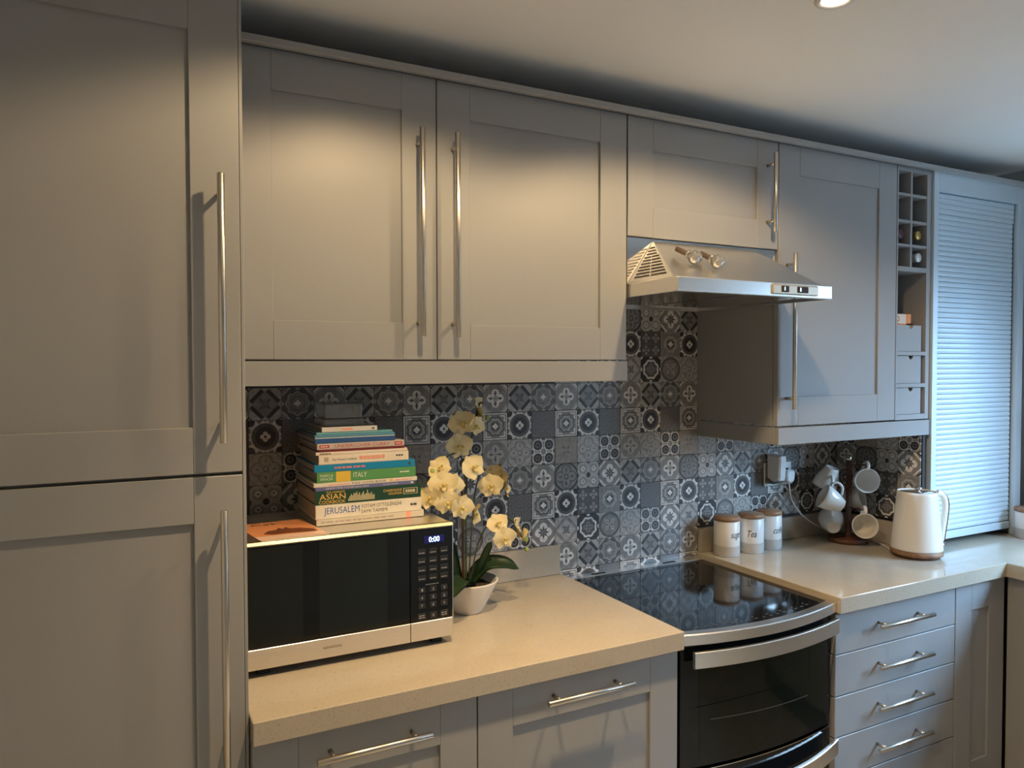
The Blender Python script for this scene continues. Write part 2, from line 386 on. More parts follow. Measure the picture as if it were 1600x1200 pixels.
tag(B('wall_front', M_wall, None, (XL-.1, XR+.1, YF-.1, YF, 0, ZC)), kind='structure')
wall_right = tag(B('wall_right', M_greywall, None, (XR, XR+.12, YF, WY0, 0, ZC), (XR, XR+.12, WY1, YB, 0, ZC), (XR, XR+.12, WY0, WY1, 0, WZ0), (XR, XR+.12, WY0, WY1, WZ1, ZC)), kind='structure')
win = tag(B('window_1', M_whitesat, None, (XR+.06, XR+.11, WY0, WY1, WZ0, WZ0+.05), (XR+.06, XR+.11, WY0, WY1, WZ1-.05, WZ1), (XR+.06, XR+.11, WY0, WY0+.05, WZ0+.05, WZ1-.05), (XR+.06, XR+.11, WY1-.05, WY1, WZ0+.05, WZ1-.05), bev=.003), kind='structure')

# unseen wall added outside the window to cut sky light towards the left
M_skyblock = mat('sky_blocker_brown', (0.12, 0.075, 0.055), 0.9, noise=(12, 0.3))
tag(B('wall_sky_blocker', M_skyblock, None, (5.2, 5.4, -3.3, 1.5, 0, 3.1)), kind='structure')

# ---- patterned tiles
TS = 0.0885; TZ = 0.0898          # tile width and height
DES = {'C': 'clover_cross', 'D': 'diamond_star', 'O': 'octagon_cross', 'S': 'speckled_weave', 'Q': 'square_medallion', 'R': 'ring_clover', 'M': 'dot_lattice',
       'L': 'plain_leaf', 'T': 'pink_clover', 'F': 'quatrefoil_line', 'G': 'dark_quatrefoil', 'H': 'four_diamonds', 'K': 'star_clover', 'P': 'petal_clusters',
       'U': 'soft_octagon', 'V': 'octagon_ring', 'W': 'blurred_circle', 'E': 'pale_diamond'}
TMESH = {}
def tile_mesh(k):
    if k in TMESH: return TMESH[k]
    bm = new_bm(); g = .0005; s = TS; bz = .0007
    a = [bm.verts.new(p) for p in ((g, .006, g), (s-g, .006, g), (s-g, .006, s-g), (g, .006, s-g))]
    b_ = [bm.verts.new(p) for p in ((g, .0008, g), (s-g, .0008, g), (s-g, .0008, s-g), (g, .0008, s-g))]
    c = [bm.verts.new(p) for p in ((g+bz, 0, g+bz), (s-g-bz, 0, g+bz), (s-g-bz, 0, s-g-bz), (g+bz, 0, s-g-bz))]
    for i in range(4):
        j = (i+1) % 4
        bm.faces.new((a[i], a[j], b_[j], b_[i])); bm.faces.new((b_[i], b_[j], c[j], c[i]))
    bm.faces.new(c)
    uvl = bm.loops.layers.uv.new('UVMap')
    for f in bm.faces:
        for l in f.loops: l[uvl].uv = (l.vert.co.x/s, l.vert.co.z/s)
    me = bpy.data.meshes.new('tile'); bm.to_mesh(me); bm.free(); me.materials.append(tile_mat(DES[k])); TMESH[k] = me
    return me
# row 0 is the row under the left wall cabinets (z 1.4565..1.546); rows count downwards; c counts columns from x=0.975
def design(row, c):
    blk, r = divmod(row, 6); s = 3 if blk % 2 else 0
    if r == 0: return 'OCD'[c % 3]
    if r == 1: return 'SQR'[c % 3]
    if r == 2:
        k = c % 6; return 'MLFMTF'[k] if not s else 'MTFMLF'[k]
    cc = (c + 0 - s) % 6
    return {3: 'CGHKDO', 4: 'QRPURS', 5: 'KEVWFM'}[r][cc]
Z0R = 1.4565
XC0 = 1.1525 - 2*TS
def put_tile(parent, k, x, z):
    link('tile', tile_mesh(k), None, parent, (x, 0, z)).scale = (1, 1, TZ/TS)
for row in range(0, 8):
    z = Z0R - row*TZ
    for c in range(-11, 17):
        x = XC0 + c*TS
        if row >= 6 and not (1 <= c <= 7): continue
        if x > 2.42: continue
        if row >= 1 and c <= -11: continue
        if row >= 5 and c <= -7: continue          # behind the microwave
        put_tile(wall_back, design(row, c), x, z)
for row in (-3, -2, -1):
    z = Z0R - row*TZ
    for c in range(1, 9):
        put_tile(wall_back, design(row + 12, c), XC0 + c*TS, z)
# tiled return panel at the right-hand end of the recess, facing left
RX = 2.428
ret = tag(B('wall_return', M_matblack, None, (RX+.006, RX+.026, -.378, .004, .9115, 1.40)), kind='structure')
for row in range(1, 6):
    z = Z0R - row*TZ
    if z + TZ > 1.40: continue
    for c in range(4):
        o = link('tile', tile_mesh(design(row, 17 + c + 1)), None, ret, (RX, -c*TS*1.045 - .004, z)); o.rotation_euler = (0, 0, -PI/2); o.scale = (1.045, 1, TZ/TS)
# tiles on the right-hand wall beyond the shutter unit
for row in range(1, 6):
    z = Z0R - row*TS - .03
    for c in range(4):
        o = link('tile', tile_mesh(design(row, c + 3)), None, wall_right, (XR-.006, -.40 - c*TS, z)); o.rotation_euler = (0, 0, -PI/2)

# ------------------------------------------------------------ cabinets
def bar_handle(parent, p0, p1, stand, r=.007, post_in=.035, name='handle'):
    """p0,p1: bar centre ends (world); stand: y of the surface behind"""
    bm = new_bm(); p0, p1 = Vector(p0), Vector(p1); d = (p1-p0).normalized()
    tube(bm, [p0, p0+d*.001, p1-d*.001, p1], [r*.85, r, r, r*.85], n=14)
    for q in (p0+d*post_in, p1-d*post_in): tube(bm, [(q.x, q.y, q.z), (q.x, stand, q.z)], r*.72, n=10)
    return obj(name, bm, M_handle, parent)
def shaker(parent, x0, x1, z0, z1, yf, hd=None, th=.02, fr=.09, frb=None):
    """door with recessed flat panel; yf = front face y (facing -y)"""
    bm = new_bm(); yb = yf + th; f = fr
    for b in ((x0, x0+f, z0, z1), (x1-f, x1, z0, z1)): box(bm, b[0], b[1], yf, yb, b[2], b[3], .0012)
    for b in ((z0, z0+f), (z1-f, z1)): box(bm, x0+f, x1-f, yf, yb, b[0], b[1], .0007)
    d = obj('door', bm, M_cab, parent)
    B('door_panel', M_cab, d, (x0+f-.004, x1-f+.004, yf+.007, yb-.002, z0+f-.004, z1-f+.004))
    if hd: bar_handle(d, (hd[0], yf-.036, hd[1]), (hd[2], yf-.036, hd[3]), yf+.001)
    return d
YW = -.384        # wall door fronts
ZT = 2.3225       # wall door tops
def carcass(parent, x0, x1, y0, y1, z0, z1, m=None, name='carcass'):
    return B(name, m or M_cab, parent, (x0, x1, y0, y1, z0, z1), bev=.0006)
# wall cabinets
t = thing('wall_cabinet', 'grey shaker wall cabinet with one door, right beside the tall cupboard', 'cabinet', (.245, -.18, 1.62))
carcass(t, .001, .4895, .004, YW+.022, 1.622, ZT+.002); shaker(t, .0015, .4895, 1.6225, ZT, YW, (.440, 1.679, .440, 2.187))
t = thing('wall_cabinet', 'widest single-door grey wall cabinet, between the narrower one and the hood', 'cabinet', (.78, -.18, 1.62))
carcass(t, .4915, 1.0735, .004, YW+.022, 1.622, ZT+.002); shaker(t, .4925, 1.0735, 1.6225, ZT, YW, (.533, 1.678, .533, 2.187))
t = thing('wall_cabinet', 'short grey wall cabinet directly above the steel extractor hood', 'cabinet', (1.375, -.18, 1.98))
carcass(t, 1.0775, 1.6725, .004, YW+.022, 1.979, ZT+.002); shaker(t, 1.0785, 1.6715, 1.979, ZT, YW, (1.624, 2.028, 1.624, 2.277))
t = thing('wall_cabinet', 'long grey wall cabinet right of the hood, reaching lower than the others', 'cabinet', (1.97, -.18, 1.405))
carcass(t, 1.6755, 2.2625, .004, YW+.022, 1.405, ZT+.002); shaker(t, 1.6765, 2.2615, 1.406, ZT, YW, (1.714, 1.462, 1.714, 1.967), fr=.095)
# pelmets
t = tag(B('pelmet', M_cab, None, (.002, 1.0755, YW-.004, YW+.016, 1.562, 1.6185), (1.057, 1.0755, YW+.016, .003, 1.562, 1.6185), bev=.001), 'grey pelmet rail under the two left wall cabinets', 'pelmet')
t = tag(B('pelmet', M_cab, None, (1.6755, 2.452, YW-.006, YW+.014, 1.345, 1.401), (1.6755, 1.694, YW+.014, .003, 1.345, 1.401), bev=.001), 'grey pelmet rail under the long cabinet and the wine rack', 'pelmet')
# cornice
bm = new_bm(); prism(bm, [(YW-.024, 2.3195), (YW-.028, 2.3225), (YW-.028, 2.3360), (YW+.03, 2.3360), (YW+.03, 2.3265), (YW+.002, 2.3265), (YW+.002, 2.3340), (YW-.011, 2.3340), (YW-.011, 2.3195)], 'x', .001, 3.154, .0008)
tag(obj('cornice', bm, M_cab), 'long grey cornice strip along the top of the wall cabinets', 'cornice')
# tall cupboard
t = thing('tall_cupboard', 'full-height grey two-door cupboard at the left edge', 'cupboard', (-.3, -.3, 0))
B('carcass', M_cab, t, (-.615, -.0005, -.57, .003, .0, 2.345), bev=.0006)
B('end_panel', M_cab, t, (-.0068, -.0002, -.591, -.57, .0, 2.345), bev=.001)
shaker(t, -.615, -.0075, 1.4005, 2.337, -.592, (-.0455, 1.461, -.0455, 1.974), fr=.0895)
shaker(t, -.615, -.0075, .14, 1.394, -.592, (-.0465, .82, -.0465, 1.332), fr=.0895)
bm = new_bm(); prism(bm, [(-.622, 2.351), (-.630, 2.357), (-.630, 2.368), (-.55, 2.368), (-.55, 2.346), (-.622, 2.346)], 'x', -.63, .018, .0008)
obj('cornice', bm, M_cab, t)

# wine rack
XW0, XW1 = 2.2645, 2.4585
t = thing('wine_rack', 'narrow grey open wine rack with eight cubbies over three small drawers', 'wine rack', (2.36, -.18, 1.405))
fb = [(XW0, XW0+.007, YW, .003, 1.405, ZT), (2.4335, XW1, YW, .003, 1.405, ZT), (XW0+.007, 2.4335, -.02, .003, 1.405, ZT)]
B('carcass', M_cab, t, *fb, bev=.0004)
for a, b in ((2.306, ZT), (1.945, 1.962)): B('shelf', M_cab, t, (XW0+.007, 2.4335, YW, -.02, a, b))
for a, b in ((2.217, 2.227), (2.121, 2.131), (2.034, 2.044)):
    B('shelf', M_cab, t, (XW0+.007, 2.4335, YW+.002, -.02, a, b))
B('divider', M_cab, t, (2.340, 2.350, YW+.001, -.02, 1.962, 2.306))
for a, b in ((1.640, 1.654), (1.523, 1.537), (1.405, 1.424)): B('shelf', M_cab, t, (XW0+.007, 2.4335, YW, -.02, a, b))
for k, (a, b) in enumerate(((1.655, 1.750), (1.538, 1.638), (1.425, 1.521))):
    bm = new_bm(); x0, x1 = XW0+.009, 2.4135; cx = (x0+x1)/2+.012; pts = [(x0, a), (x1, a), (x1, b), (cx+.012, b)]
    pts += [(cx+.012*math.cos(q), b-.013*math.sin(q)) for q in [PI*i/10 for i in range(1, 10)]] + [(cx-.012, b), (x0, b)]
    prism(bm, pts, 'y', YW+.004, YW+.016)
    d = obj('drawer', bm, M_cab, t)
    B('drawer_box', M_cab_in, d, (x0, x0+.006, YW+.016, -.05, a, b-.004), (x1-.006, x1, YW+.016, -.05, a, b-.004), (x0+.006, x1-.006, YW+.016, -.05, a, a+.006), (x0+.006, x1-.006, -.056, -.05, a, b-.004))
def wine_bottle(label, x, z, m, y0=YW+.04):
    t = thing('wine_bottle', label, 'bottle', (x, -.15, z), 'wine bottles lying in the rack')
    R = Matrix.Translation((x, y0, z)) @ Matrix.Rotation(-PI/2, 4, 'X')
    bm = new_bm(); lathe(bm, [(0, .30), (.030, .298), (.032, .29), (.032, .13), (.030, .11), (.0145, .085), (.0135, .05)], n=20, M=R); obj('bottle_glass', bm, M_bottle, t)
    bm = new_bm(); lathe(bm, [(0, 0), (.0150, .0005), (.0165, .002), (.0165, .012), (.0152, .013), (.0160, .055)], n=20, M=R); obj('foil_cap', bm, m, t)
wine_bottle('wine bottle with a gold capsule lying in a right-hand cubby', 2.396, 2.044+.0375, M_foil, YW+.006)
bpy.context.view_layer.update()
wine_bottle('wine bottle with a silvery white cap in the lowest right cubby', 2.394, 1.962+.0375, M_silver, YW+.003)
wine_bottle('wine bottle with a dark purple capsule in a left-hand cubby', 2.304, 2.044+.0375, M_burg, YW+.012)
t = thing('small_box', 'small white and orange carton standing in the top drawer of the wine rack', 'box', (2.34, -.3, 1.661))
M_carton = mat('carton_white', (.72, .60, .50), .6, noise=(20, .05)); M_orange = mat('carton_orange', (.75, .25, .06), .6, noise=(20, .05))
B('carton', M_carton, t, (2.280, 2.378, YW+.022, -.22, 1.661, 1.792), bev=.001)
B('orange_print', M_orange, t, (2.352, 2.3785, YW+.0214, -.219, 1.752, 1.7925), (2.281, 2.3785, YW+.0214, YW+.0222, 1.752, 1.757))
bm = new_bm(); R = Matrix.Translation((2.304, YW+.0218, 1.774)) @ Matrix.Rotation(PI/2, 4, 'X'); lathe(bm, [(.006, 0), (.006, .0006), (.010, .0006), (.010, 0)], n=20, M=R); obj('round_logo', bm, M_orange, t)

# tambour unit
t = thing('shutter_cabinet', 'tall grey cabinet with a closed roller shutter standing on the worktop', 'cabinet', (2.75, -.19, .912))
X0, X1 = 2.4600, 3.0440; xi0, xi1 = 2.489, 2.998
B('carcass', M_cab, t, (X0, X0+.016, YW+.012, .003, .912, ZT), (X1-.016, X1, YW+.012, .003, .912, ZT), (X0+.016, X1-.016, -.012, .003, .912, ZT), (X0+.016, X1-.016, YW+.012, -.012, ZT-.016, ZT), bev=.0005)
B('frame', M_tamb, t, (X0, xi0, YW-.010, YW+.012, .912, ZT), (xi1+.006, X1, YW-.010, YW+.012, .912, ZT), (xi0, xi1+.006, YW-.010, YW+.012, 2.252, ZT), bev=.001)
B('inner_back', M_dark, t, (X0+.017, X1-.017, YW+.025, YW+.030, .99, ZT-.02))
nsl = 66; zt, zb = 2.250, .968; ps = (zt-zb)/nsl; sl = None
for i in range(nsl):
    if sl is None:
        bm = new_bm(); prism(bm, [(0, .0004), (-.0040, .0006), (-.0062, .0025), (-.0072, ps*.5), (-.0062, ps-.0025), (-.0044, ps-.0004), (0, ps-.0002)], 'x', 0, xi1-xi0-.004)
        me = bpy.data.meshes.new('slat'); bm.to_mesh(me); bm.free(); me.materials.append(M_tamb); sl = me
    link('slat', sl, None, t, (xi0+.002-2.75, YW+.016+.19 - (.004 if i < 4 else 0), zt - (i+1)*ps - .912))
B('bottom_bar', M_tamb, t, (xi0+.002, xi1-.002, YW+.004, YW+.018, .937, .966), bev=.002)
# small dark gadget seen in the gap under the shutter
# ------------------------------------------------------------ worktops
WT, WB = .9107, .862; YWK = -.632
bm = new_bm(); box(bm, .001, 1.0815, YWK, .004, WB, WT, .0018); tag(obj('worktop', bm, M_quartz), 'beige speckled quartz worktop under the microwave, left of the cooker', 'worktop')
bm = new_bm(); prism(bm, [(1.6795, .004), (1.6795, YWK), (2.526, YWK), (2.526, -3.0), (3.154, -3.0), (3.154, .004)], 'z', WB, WT, .0018)
tag(obj('worktop', bm, M_quartz), 'L-shaped beige quartz worktop turning the corner, right of the cooker', 'worktop')
tag(B('upstand', M_quartz, None, (.001, 1.0735, -.019, -.0005, WT+.0005, 1.0075), bev=.0015), 'low quartz upstand behind the microwave and the orchid', 'upstand')
tag(B('upstand', M_quartz, None, (1.6815, RX-.020, -.019, -.0005, WT+.0005, .999), bev=.0015), 'low quartz upstand behind the three canisters', 'upstand')
tag(B('upstand', M_quartz, None, (RX-.019, RX-.0005, -.366, -.0005, WT+.0005, .999), bev=.0015), 'short quartz upstand on the return wall behind the kettle', 'upstand')
tag(B('upstand', M_quartz, None, (XR-.025, XR-.0065, -1.3, -.40, WT+.0005, .999), bev=.0015), 'quartz upstand along the right-hand wall beyond the shutter cabinet', 'upstand')

# base cabinets
YBF = -.612; BT = .854
def base(label, x0, x1, hd):
    t = thing('base_cabinet', label, 'cabinet', ((x0+x1)/2, -.3, 0))
    carcass(t, x0+.001, x1-.001, -.002, YBF+.022, .13, .861); B('plinth', M_cab_in, t, (x0+.001, x1-.001, -.52, -.54, 0, .129))
    shaker(t, x0+.0015, x1-.0015, .145, BT, YBF, hd); return t
base('grey base cabinet with a horizontal bar handle, below the microwave', .001, .4935, (.122, .809, .370, .809))
base('grey base cabinet with a horizontal bar handle, left of the cooker', .4935, 1.0765, (.660, .814, .909, .814))
t = thing('drawer_unit', 'grey base unit with a stack of five plain drawers right of the cooker', 'drawers', (1.985, -.3, 0))
carcass(t, 1.6800, 2.269, -.002, YBF+.022, .13, .861); B('plinth', M_cab_in, t, (1.6800, 2.269, -.52, -.54, 0, .129))
for k, (a, b, h) in enumerate(((.7310, .855, .801), (.603, .7280, .673), (.477, .600, .544), (.348, .474, .416), (.145, .345, .28))):
    d = B('drawer', M_cab, t, (1.6815, 2.268, YBF, YBF+.02, a, b), bev=.0018)
    bar_handle(d, (1.842, YBF-.036, h), (2.102, YBF-.036, h), YBF+.001)
base('grey corner base cabinet with a narrow handleless shaker door, in the inner angle', 2.270, 2.553, None)
def side_base(label, y0, y1):
    t = thing('base_cabinet', label, 'cabinet', (2.86, (y0+y1)/2, 0)); x = 2.560
    B('carcass', M_cab, t, (x+.022, 3.154, y0, y1, .13, .861), bev=.0006); B('plinth', M_cab_in, t, (x+.07, x+.09, y0, y1, 0, .129))
    f = .09
    B('door', M_cab, t, (x, x+.02, y0+.002, y0+f, .145, BT), (x, x+.02, y1-f, y1-.002, .145, BT), (x, x+.02, y0+f, y1-f, .145, .145+f), (x, x+.02, y0+f, y1-f, BT-f, BT), (x+.007, x+.018, y0+f, y1-f, .145+f, BT-f), bev=.0008)
side_base('grey base cabinet on the right-hand run, at the right edge', -1.22, -.616)
side_base('grey base cabinet further along the right-hand run, out of the corner', -1.83, -1.225)

# ------------------------------------------------------------ cooker
CX0, CX1 = 1.0870, 1.6745; HZ = .893
t = thing('cooker', 'freestanding steel cooker with a black ceramic hob and curved front', 'cooker', (1.38, -.3, 0))
def arc(x, y0=-.618, bulge=.044): u = (x-CX0)/(CX1-CX0)*2-1; return y0 - bulge*(1-u*u)
NX = 20; xs = [CX0 + (CX1-CX0)*i/NX for i in range(NX+1)]
B('body', M_matblack, t, (CX0+.002, CX1-.002, -.575, .0, .0, HZ-.03), bev=.001)
bm = new_bm(); box(bm, CX0, CX1, -.585, -.001, HZ-.028, HZ-.008, .0)
box(bm, CX0, CX1, -.042, -.001, HZ-.010, HZ+.002, .0008); box(bm, CX0, CX0+.006, -.6, -.042, HZ-.010, HZ, .0005); box(bm, CX1-.006, CX1, -.6, -.042, HZ-.010, HZ, .0005)
obj('hob_frame', bm, M_steel, t)
for x in (1.195, 1.500): B('vent_slot', M_matblack, t, (x, x+.055, -.030, -.018, HZ+.0015, HZ+.0035), bev=.0006)
g0, g1 = CX0+.0065, CX1-.0065
bm = new_bm(); prism(bm, [(g0, -.043), (g1, -.043)] + [(max(g0, min(g1, x)), arc(x, -.596)) for x in xs[::-1]], 'z', HZ-.008, HZ+.0006, .0006)
hob = obj('hob_glass', bm, M_black, t)
M_hobprint = mat('hob_print', (.09, .09, .10), .3, noise=(50, .2))
M_ring = mat('zone_ring', (.022, .022, .024), .15, noise=(50, .2))
for (cx, cy, r) in ((1.24, -.18, .072), (1.52, -.18, .09), (1.24, -.42, .09), (1.52, -.42, .072)):
    bm = new_bm(); lathe(bm, [(r, HZ+.0007), (r+.0012, HZ+.0008), (r+.0014, HZ+.0007)], cx, cy, 48); obj('cooking_zone_ring', bm, M_ring, hob)
bm = new_bm()
for k in range(16):
    x = 1.16 + k*.028; y = arc(x, -.575) + .010; box(bm, x, x+.012, y, y+.003, HZ+.0006, HZ+.0009)
    if k % 2: box(bm, x, x+.008, y+.014, y+.017, HZ+.0006, HZ+.0009)
obj('touch_controls', bm, M_hobprint, hob)
def curved_band(z0, z1, th, x0=CX0, x1=CX1, y0=-.618, bul=.044, round_=0.0):
    bm = new_bm(); P = []
    X = [x0 + (x1-x0)*i/NX for i in range(NX+1)]
    rows = []
    for x in X:
        y = arc(x, y0, bul)
        sec = [(y+th, z0), (y+round_, z0), (y, z0+round_*.8), (y, z1-round_*.8), (y+round_, z1), (y+th, z1)] if round_ else [(y+th, z0), (y, z0), (y, z1), (y+th, z1)]
        rows.append([bm.verts.new((x, a, b)) for a, b in sec])
    n = len(rows[0]); fs = []
    for a, b in zip(rows, rows[1:]):
        for k in range(n): f = bm.faces.new((a[k], a[(k+1) % n], b[(k+1) % n], b[k])); fs.append(f)
    fs += [bm.faces.new(rows[0]), bm.faces.new(rows[-1][::-1])]
    bmesh.ops.recalc_face_normals(bm, faces=fs); return bm
obj('front_trim', curved_band(.864, HZ+.002, .030, round_=.003), M_steel, t)
obj('vent_gap', curved_band(.852, .8635, .02, y0=-.598, bul=.03), M_matblack, t)
d = obj('oven_door', curved_band(.525, .851, .022, x0=CX0+.006, x1=CX1-.004, y0=-.600, bul=.030), M_black, t)
obj('door_window', curved_band(.540, .800, .002, x0=1.150, x1=1.640, y0=-.6008, bul=.030), M_glassdark, d)
obj('rack_edge', curved_band(.668, .6705, .001, x0=1.155, x1=1.50, y0=-.6012, bul=.030), mat('rack_line', (.12, .12, .11), .4, .0, noise=(30, .1)), d)
hn = obj('door_handle', curved_band(.806, .850, .010, x0=1.1125, x1=1.6735, y0=-.632, bul=.040, round_=.002), M_steel, d)
text('AEG', 1.375, 1.405, .826, .836, 0, M_ink, d, 'brand_mark')
for v in d.children[-1].data.vertices: v.co.y = arc(v.co.x+1.38, -.6328, .041) + .3
obj('door_seam', curved_band(.5145, .5165, .018, x0=CX0+.006, x1=CX1-.004, y0=-.602, bul=.030), M_steel2, t)
d = obj('lower_oven_door', curved_band(.13, .513, .022, x0=CX0+.006, x1=CX1-.004, y0=-.600, bul=.030), M_black, t)
# lower handle: band whose upper edge dips to the middle
bm = curved_band(.440, .486, .010, x0=1.1125, x1=1.6735, y0=-.632, bul=.042, round_=.002)
for v in bm.verts:
    u = (v.co.x-1.393)/.28; v.co.z -= .018*(1-u*u)
obj('door_handle', bm, M_steel, d)

# ------------------------------------------------------------ extractor hood
HX0, HX1, HY = 1.0800, 1.6680, -.600
t = thing('extractor_hood', 'stainless steel visor extractor hood over the cooker', 'hood', (1.375, -.3, 1.80))
B('housing', M_steel2, t, (HX0, HX1, YW+.006, .003, 1.842, 1.977), bev=.0008)
A_, Bq = (1.172, YW+.005, 1.970), (1.580, YW+.005, 1.970)
P0, P1, P2, P3 = (HX0+.002, YW+.005, 1.8425), (HX0+.004, HY+.022, 1.8425), (HX1-.012, HY+.022, 1.8425), (HX1-.002, YW+.005, 1.8425)
bm = new_bm(); v = [bm.verts.new(p) for p in (A_, Bq, P0, P1, P2, P3)]
fs = [bm.faces.new([v[i] for i in q]) for q in ((2, 3, 0), (0, 3, 4, 1), (1, 4, 5), (0, 1, 5, 2), (2, 5, 4, 3))]
bmesh.ops.recalc_face_normals(bm, faces=fs); bmesh.ops.bevel(bm, geom=[e for e in bm.edges], offset=.0015, segments=2, affect='EDGES')
can = obj('canopy', bm, M_steel, t)
# slots on the left triangular cheek
a, b_, c = Vector(A_), Vector(P0), Vector(P1)
nrm = (b_-a).cross(c-a).normalized()
if nrm.x > 0: nrm = -nrm
for k in range(10):
    s0 = .16 + k*.078; s1 = s0+.034
    def q(s, u): return a.lerp(b_, s).lerp(a.lerp(c, s), u)
    for (u0, u1) in (((.16, .84),) if k < 3 else ((.10, .48), (.52, .90))):
        bm = new_bm(); vs = [q(s0, u0), q(s0, u1), q(s1, u1), q(s1, u0)]
        lo_ = [bm.verts.new(p_+nrm*.0002) for p_ in vs]; hi_ = [bm.verts.new(p_+nrm*.0009) for p_ in vs]
        bm.faces.new(hi_); bm.faces.new(lo_[::-1])
        for i in range(4): bm.faces.new((lo_[i], lo_[(i+1) % 4], hi_[(i+1) % 4], hi_[i]))
        bmesh.ops.recalc_face_normals(bm, faces=bm.faces); obj('vent_slot', bm, M_matblack, can)
bm = new_bm(); box(bm, HX0, HX1, HY, HY+.018, 1.802, 1.842, .003, 3); box(bm, HX0, HX0+.008, HY+.017, .003, 1.802, 1.842, .001); box(bm, HX1-.008, HX1, HY+.017, .003, 1.802, 1.842, .001); box(bm, HX0+.008, HX1-.008, -.015, .003, 1.802, 1.842)
obj('rim', bm, M_steel, t)
for x0, x1 in ((HX0+.03, 1.366), (1.384, HX1-.03)):
    bm = new_bm(); box(bm, x0, x1, HY+.06, -.10, 1.808, 1.815, .001); f = obj('grease_filter', bm, M_steel2, t)
B('underside', M_steel2, t, (HX0+.008, HX1-.008, HY+.018, -.015, 1.816, 1.8395))
B('lamp_strip', M_plastic, t, (HX0+.06, 1.33, -.08, -.05, 1.806, 1.816), (1.42, HX1-.06, -.08, -.05, 1.806, 1.816), bev=.001)
bm = new_bm(); box(bm, 1.418, 1.603, HY-.005, HY+.002, 1.808, 1.838, .0045, 3); cp = obj('control_panel', bm, mat('champagne_plastic', (.50, .46, .38), .3, .6, noise=(30, .05)), t)
for x0, x1 in ((1.452, 1.482), (1.515, 1.560)):
    B('switch_recess', M_dark, cp, (x0, x1, HY-.0058, HY-.0045, 1.815, 1.833)); B('switch', M_steel2, cp, (x0+.006, x0+.012, HY-.010, HY-.0052, 1.818, 1.830), bev=.001)
def stopper(label, cx, cy, cz, ex, ey, ez):
    t = thing('glass_globe_stopper', label, 'stopper', (cx, cy, cz))
    bm = new_bm(); bmesh.ops.create_icosphere(bm, subdivisions=3, radius=.0205); bmesh.ops.translate(bm, vec=(cx, cy, cz), verts=bm.verts)
    for f in bm.faces: f.smooth = True
    obj('globe', bm, M_globe, t)
    bm = new_bm(); bmesh.ops.create_icosphere(bm, subdivisions=2, radius=.0172); bmesh.ops.translate(bm, vec=(cx, cy, cz), verts=bm.verts); obj('crackled_core', bm, M_mirr, t)
    c0 = Vector((cx, cy, cz)); e = Vector((ex, ey, ez)); d = (e-c0).normalized()
    bm = new_bm(); tube(bm, [c0+d*.017, c0+d*.020, c0+d*.024], [.010, .013, .013], 16); obj('collar', bm, M_steel2, t)
    bm = new_bm(); tube(bm, [c0+d*.024, c0+d*.026, e-d*.002, e], [.007, .0078, .0078, .006], 16); obj('barrel', bm, mat('brown_barrel', (.09, .065, .045), .45, noise=(40, .2)), t)
stopper('clear glass globe with brown barrel on the hood, nearer the vent slots', 1.209, -.519, 1.9085, 1.187, -.465, 1.938)
stopper('clear glass globe with brown barrel on the hood, further from the vent slots', 1.277, -.537, 1.898, 1.262, -.480, 1.928)

# ------------------------------------------------------------ microwave
MX0, MX1, MY, MZ0, MZ1 = .008, .5165, -.420, .930, 1.214
t = thing('microwave', 'steel and black glass microwave oven with a glowing clock', 'microwave', (.26, -.25, WT))
B('casing', M_steel, t, (MX0+.003, MX1-.002, MY+.022, -.075, MZ0+.002, MZ1), bev=.002)
for x in (.06, .48):
    for y in (-.385, -.12): B('foot', M_matblack, t, (x-.014, x+.014, y-.014, y+.014, WT+.0003, MZ0+.003), bev=.002)
XS = .4035
d = B('door', M_black, t, (MX0, XS-.0008, MY+.002, MY+.022, MZ0, MZ1-.008), bev=.0012)
B('door_trim', M_steel, d, (MX0, XS-.0008, MY, MY+.004, MZ0, MZ0+.046), bev=.0006)
bm = new_bm(); prism(bm, [(MY, MZ1-.008), (MY, MZ1-.0055), (MY+.0055, MZ1+.0005), (MY+.023, MZ1+.0005), (MY+.023, MZ1-.008)], 'x', MX0, MX1, 0); obj('top_trim', bm, mat('trim_steel', (.42, .39, .29), .42, 1.0, noise=(30, .05)), t)
B('window', M_mwwin, d, (MX0+.004, .145, MY+.0014, MY+.003, MZ0+.05, MZ1-.012), (.182, .345, MY+.0014, MY+.003, MZ0+.05, MZ1-.012))
text('KENWOOD', .190, .233, MZ0+.021, MZ0+.0265, MY-.0004, M_ink, d, 'brand_mark')
p = B('control_panel', M_black, t, (XS+.0008, MX1-.002, MY+.002, MY+.022, MZ0, MZ1-.008), bev=.0012)
B('panel_trim', M_steel, p, (XS+.0008, MX1-.002, MY, MY+.004, MZ0, MZ0+.046), bev=.0006)
B('side_edge', M_steel2, t, (MX1-.0028, MX1, MY, MY+.022, MZ0+.022, MZ1-.007))
B('display', M_ledbg, p, (.440, .492, MY+.0012, MY+.0022, 1.169, 1.187))
text('0:00', .452, .480, 1.1715, 1.1845, MY+.0009, M_led, p, 'clock_digits')
M_print = mat('grey_print', (.34, .34, .34), .5, noise=(50, .1)); M_key = mat('key_gloss', (.022, .023, .025), .12, noise=(30, .1))
for r in range(4):
    for c_ in range(3):
        x = .4225 + c_*.0295; z = 1.141 - r*.0215
        k_ = B('button', M_key, p, (x, x+.022, MY+.0010, MY+.0022, z, z+.0155), bev=.0004); dashes(x+.003, x+.019, z+.0045, z+.0062, MY+.0009, M_print, k_, n=3)
dashes(.443, .478, 1.066, 1.0675, MY+.0016, M_print, p, n=5)
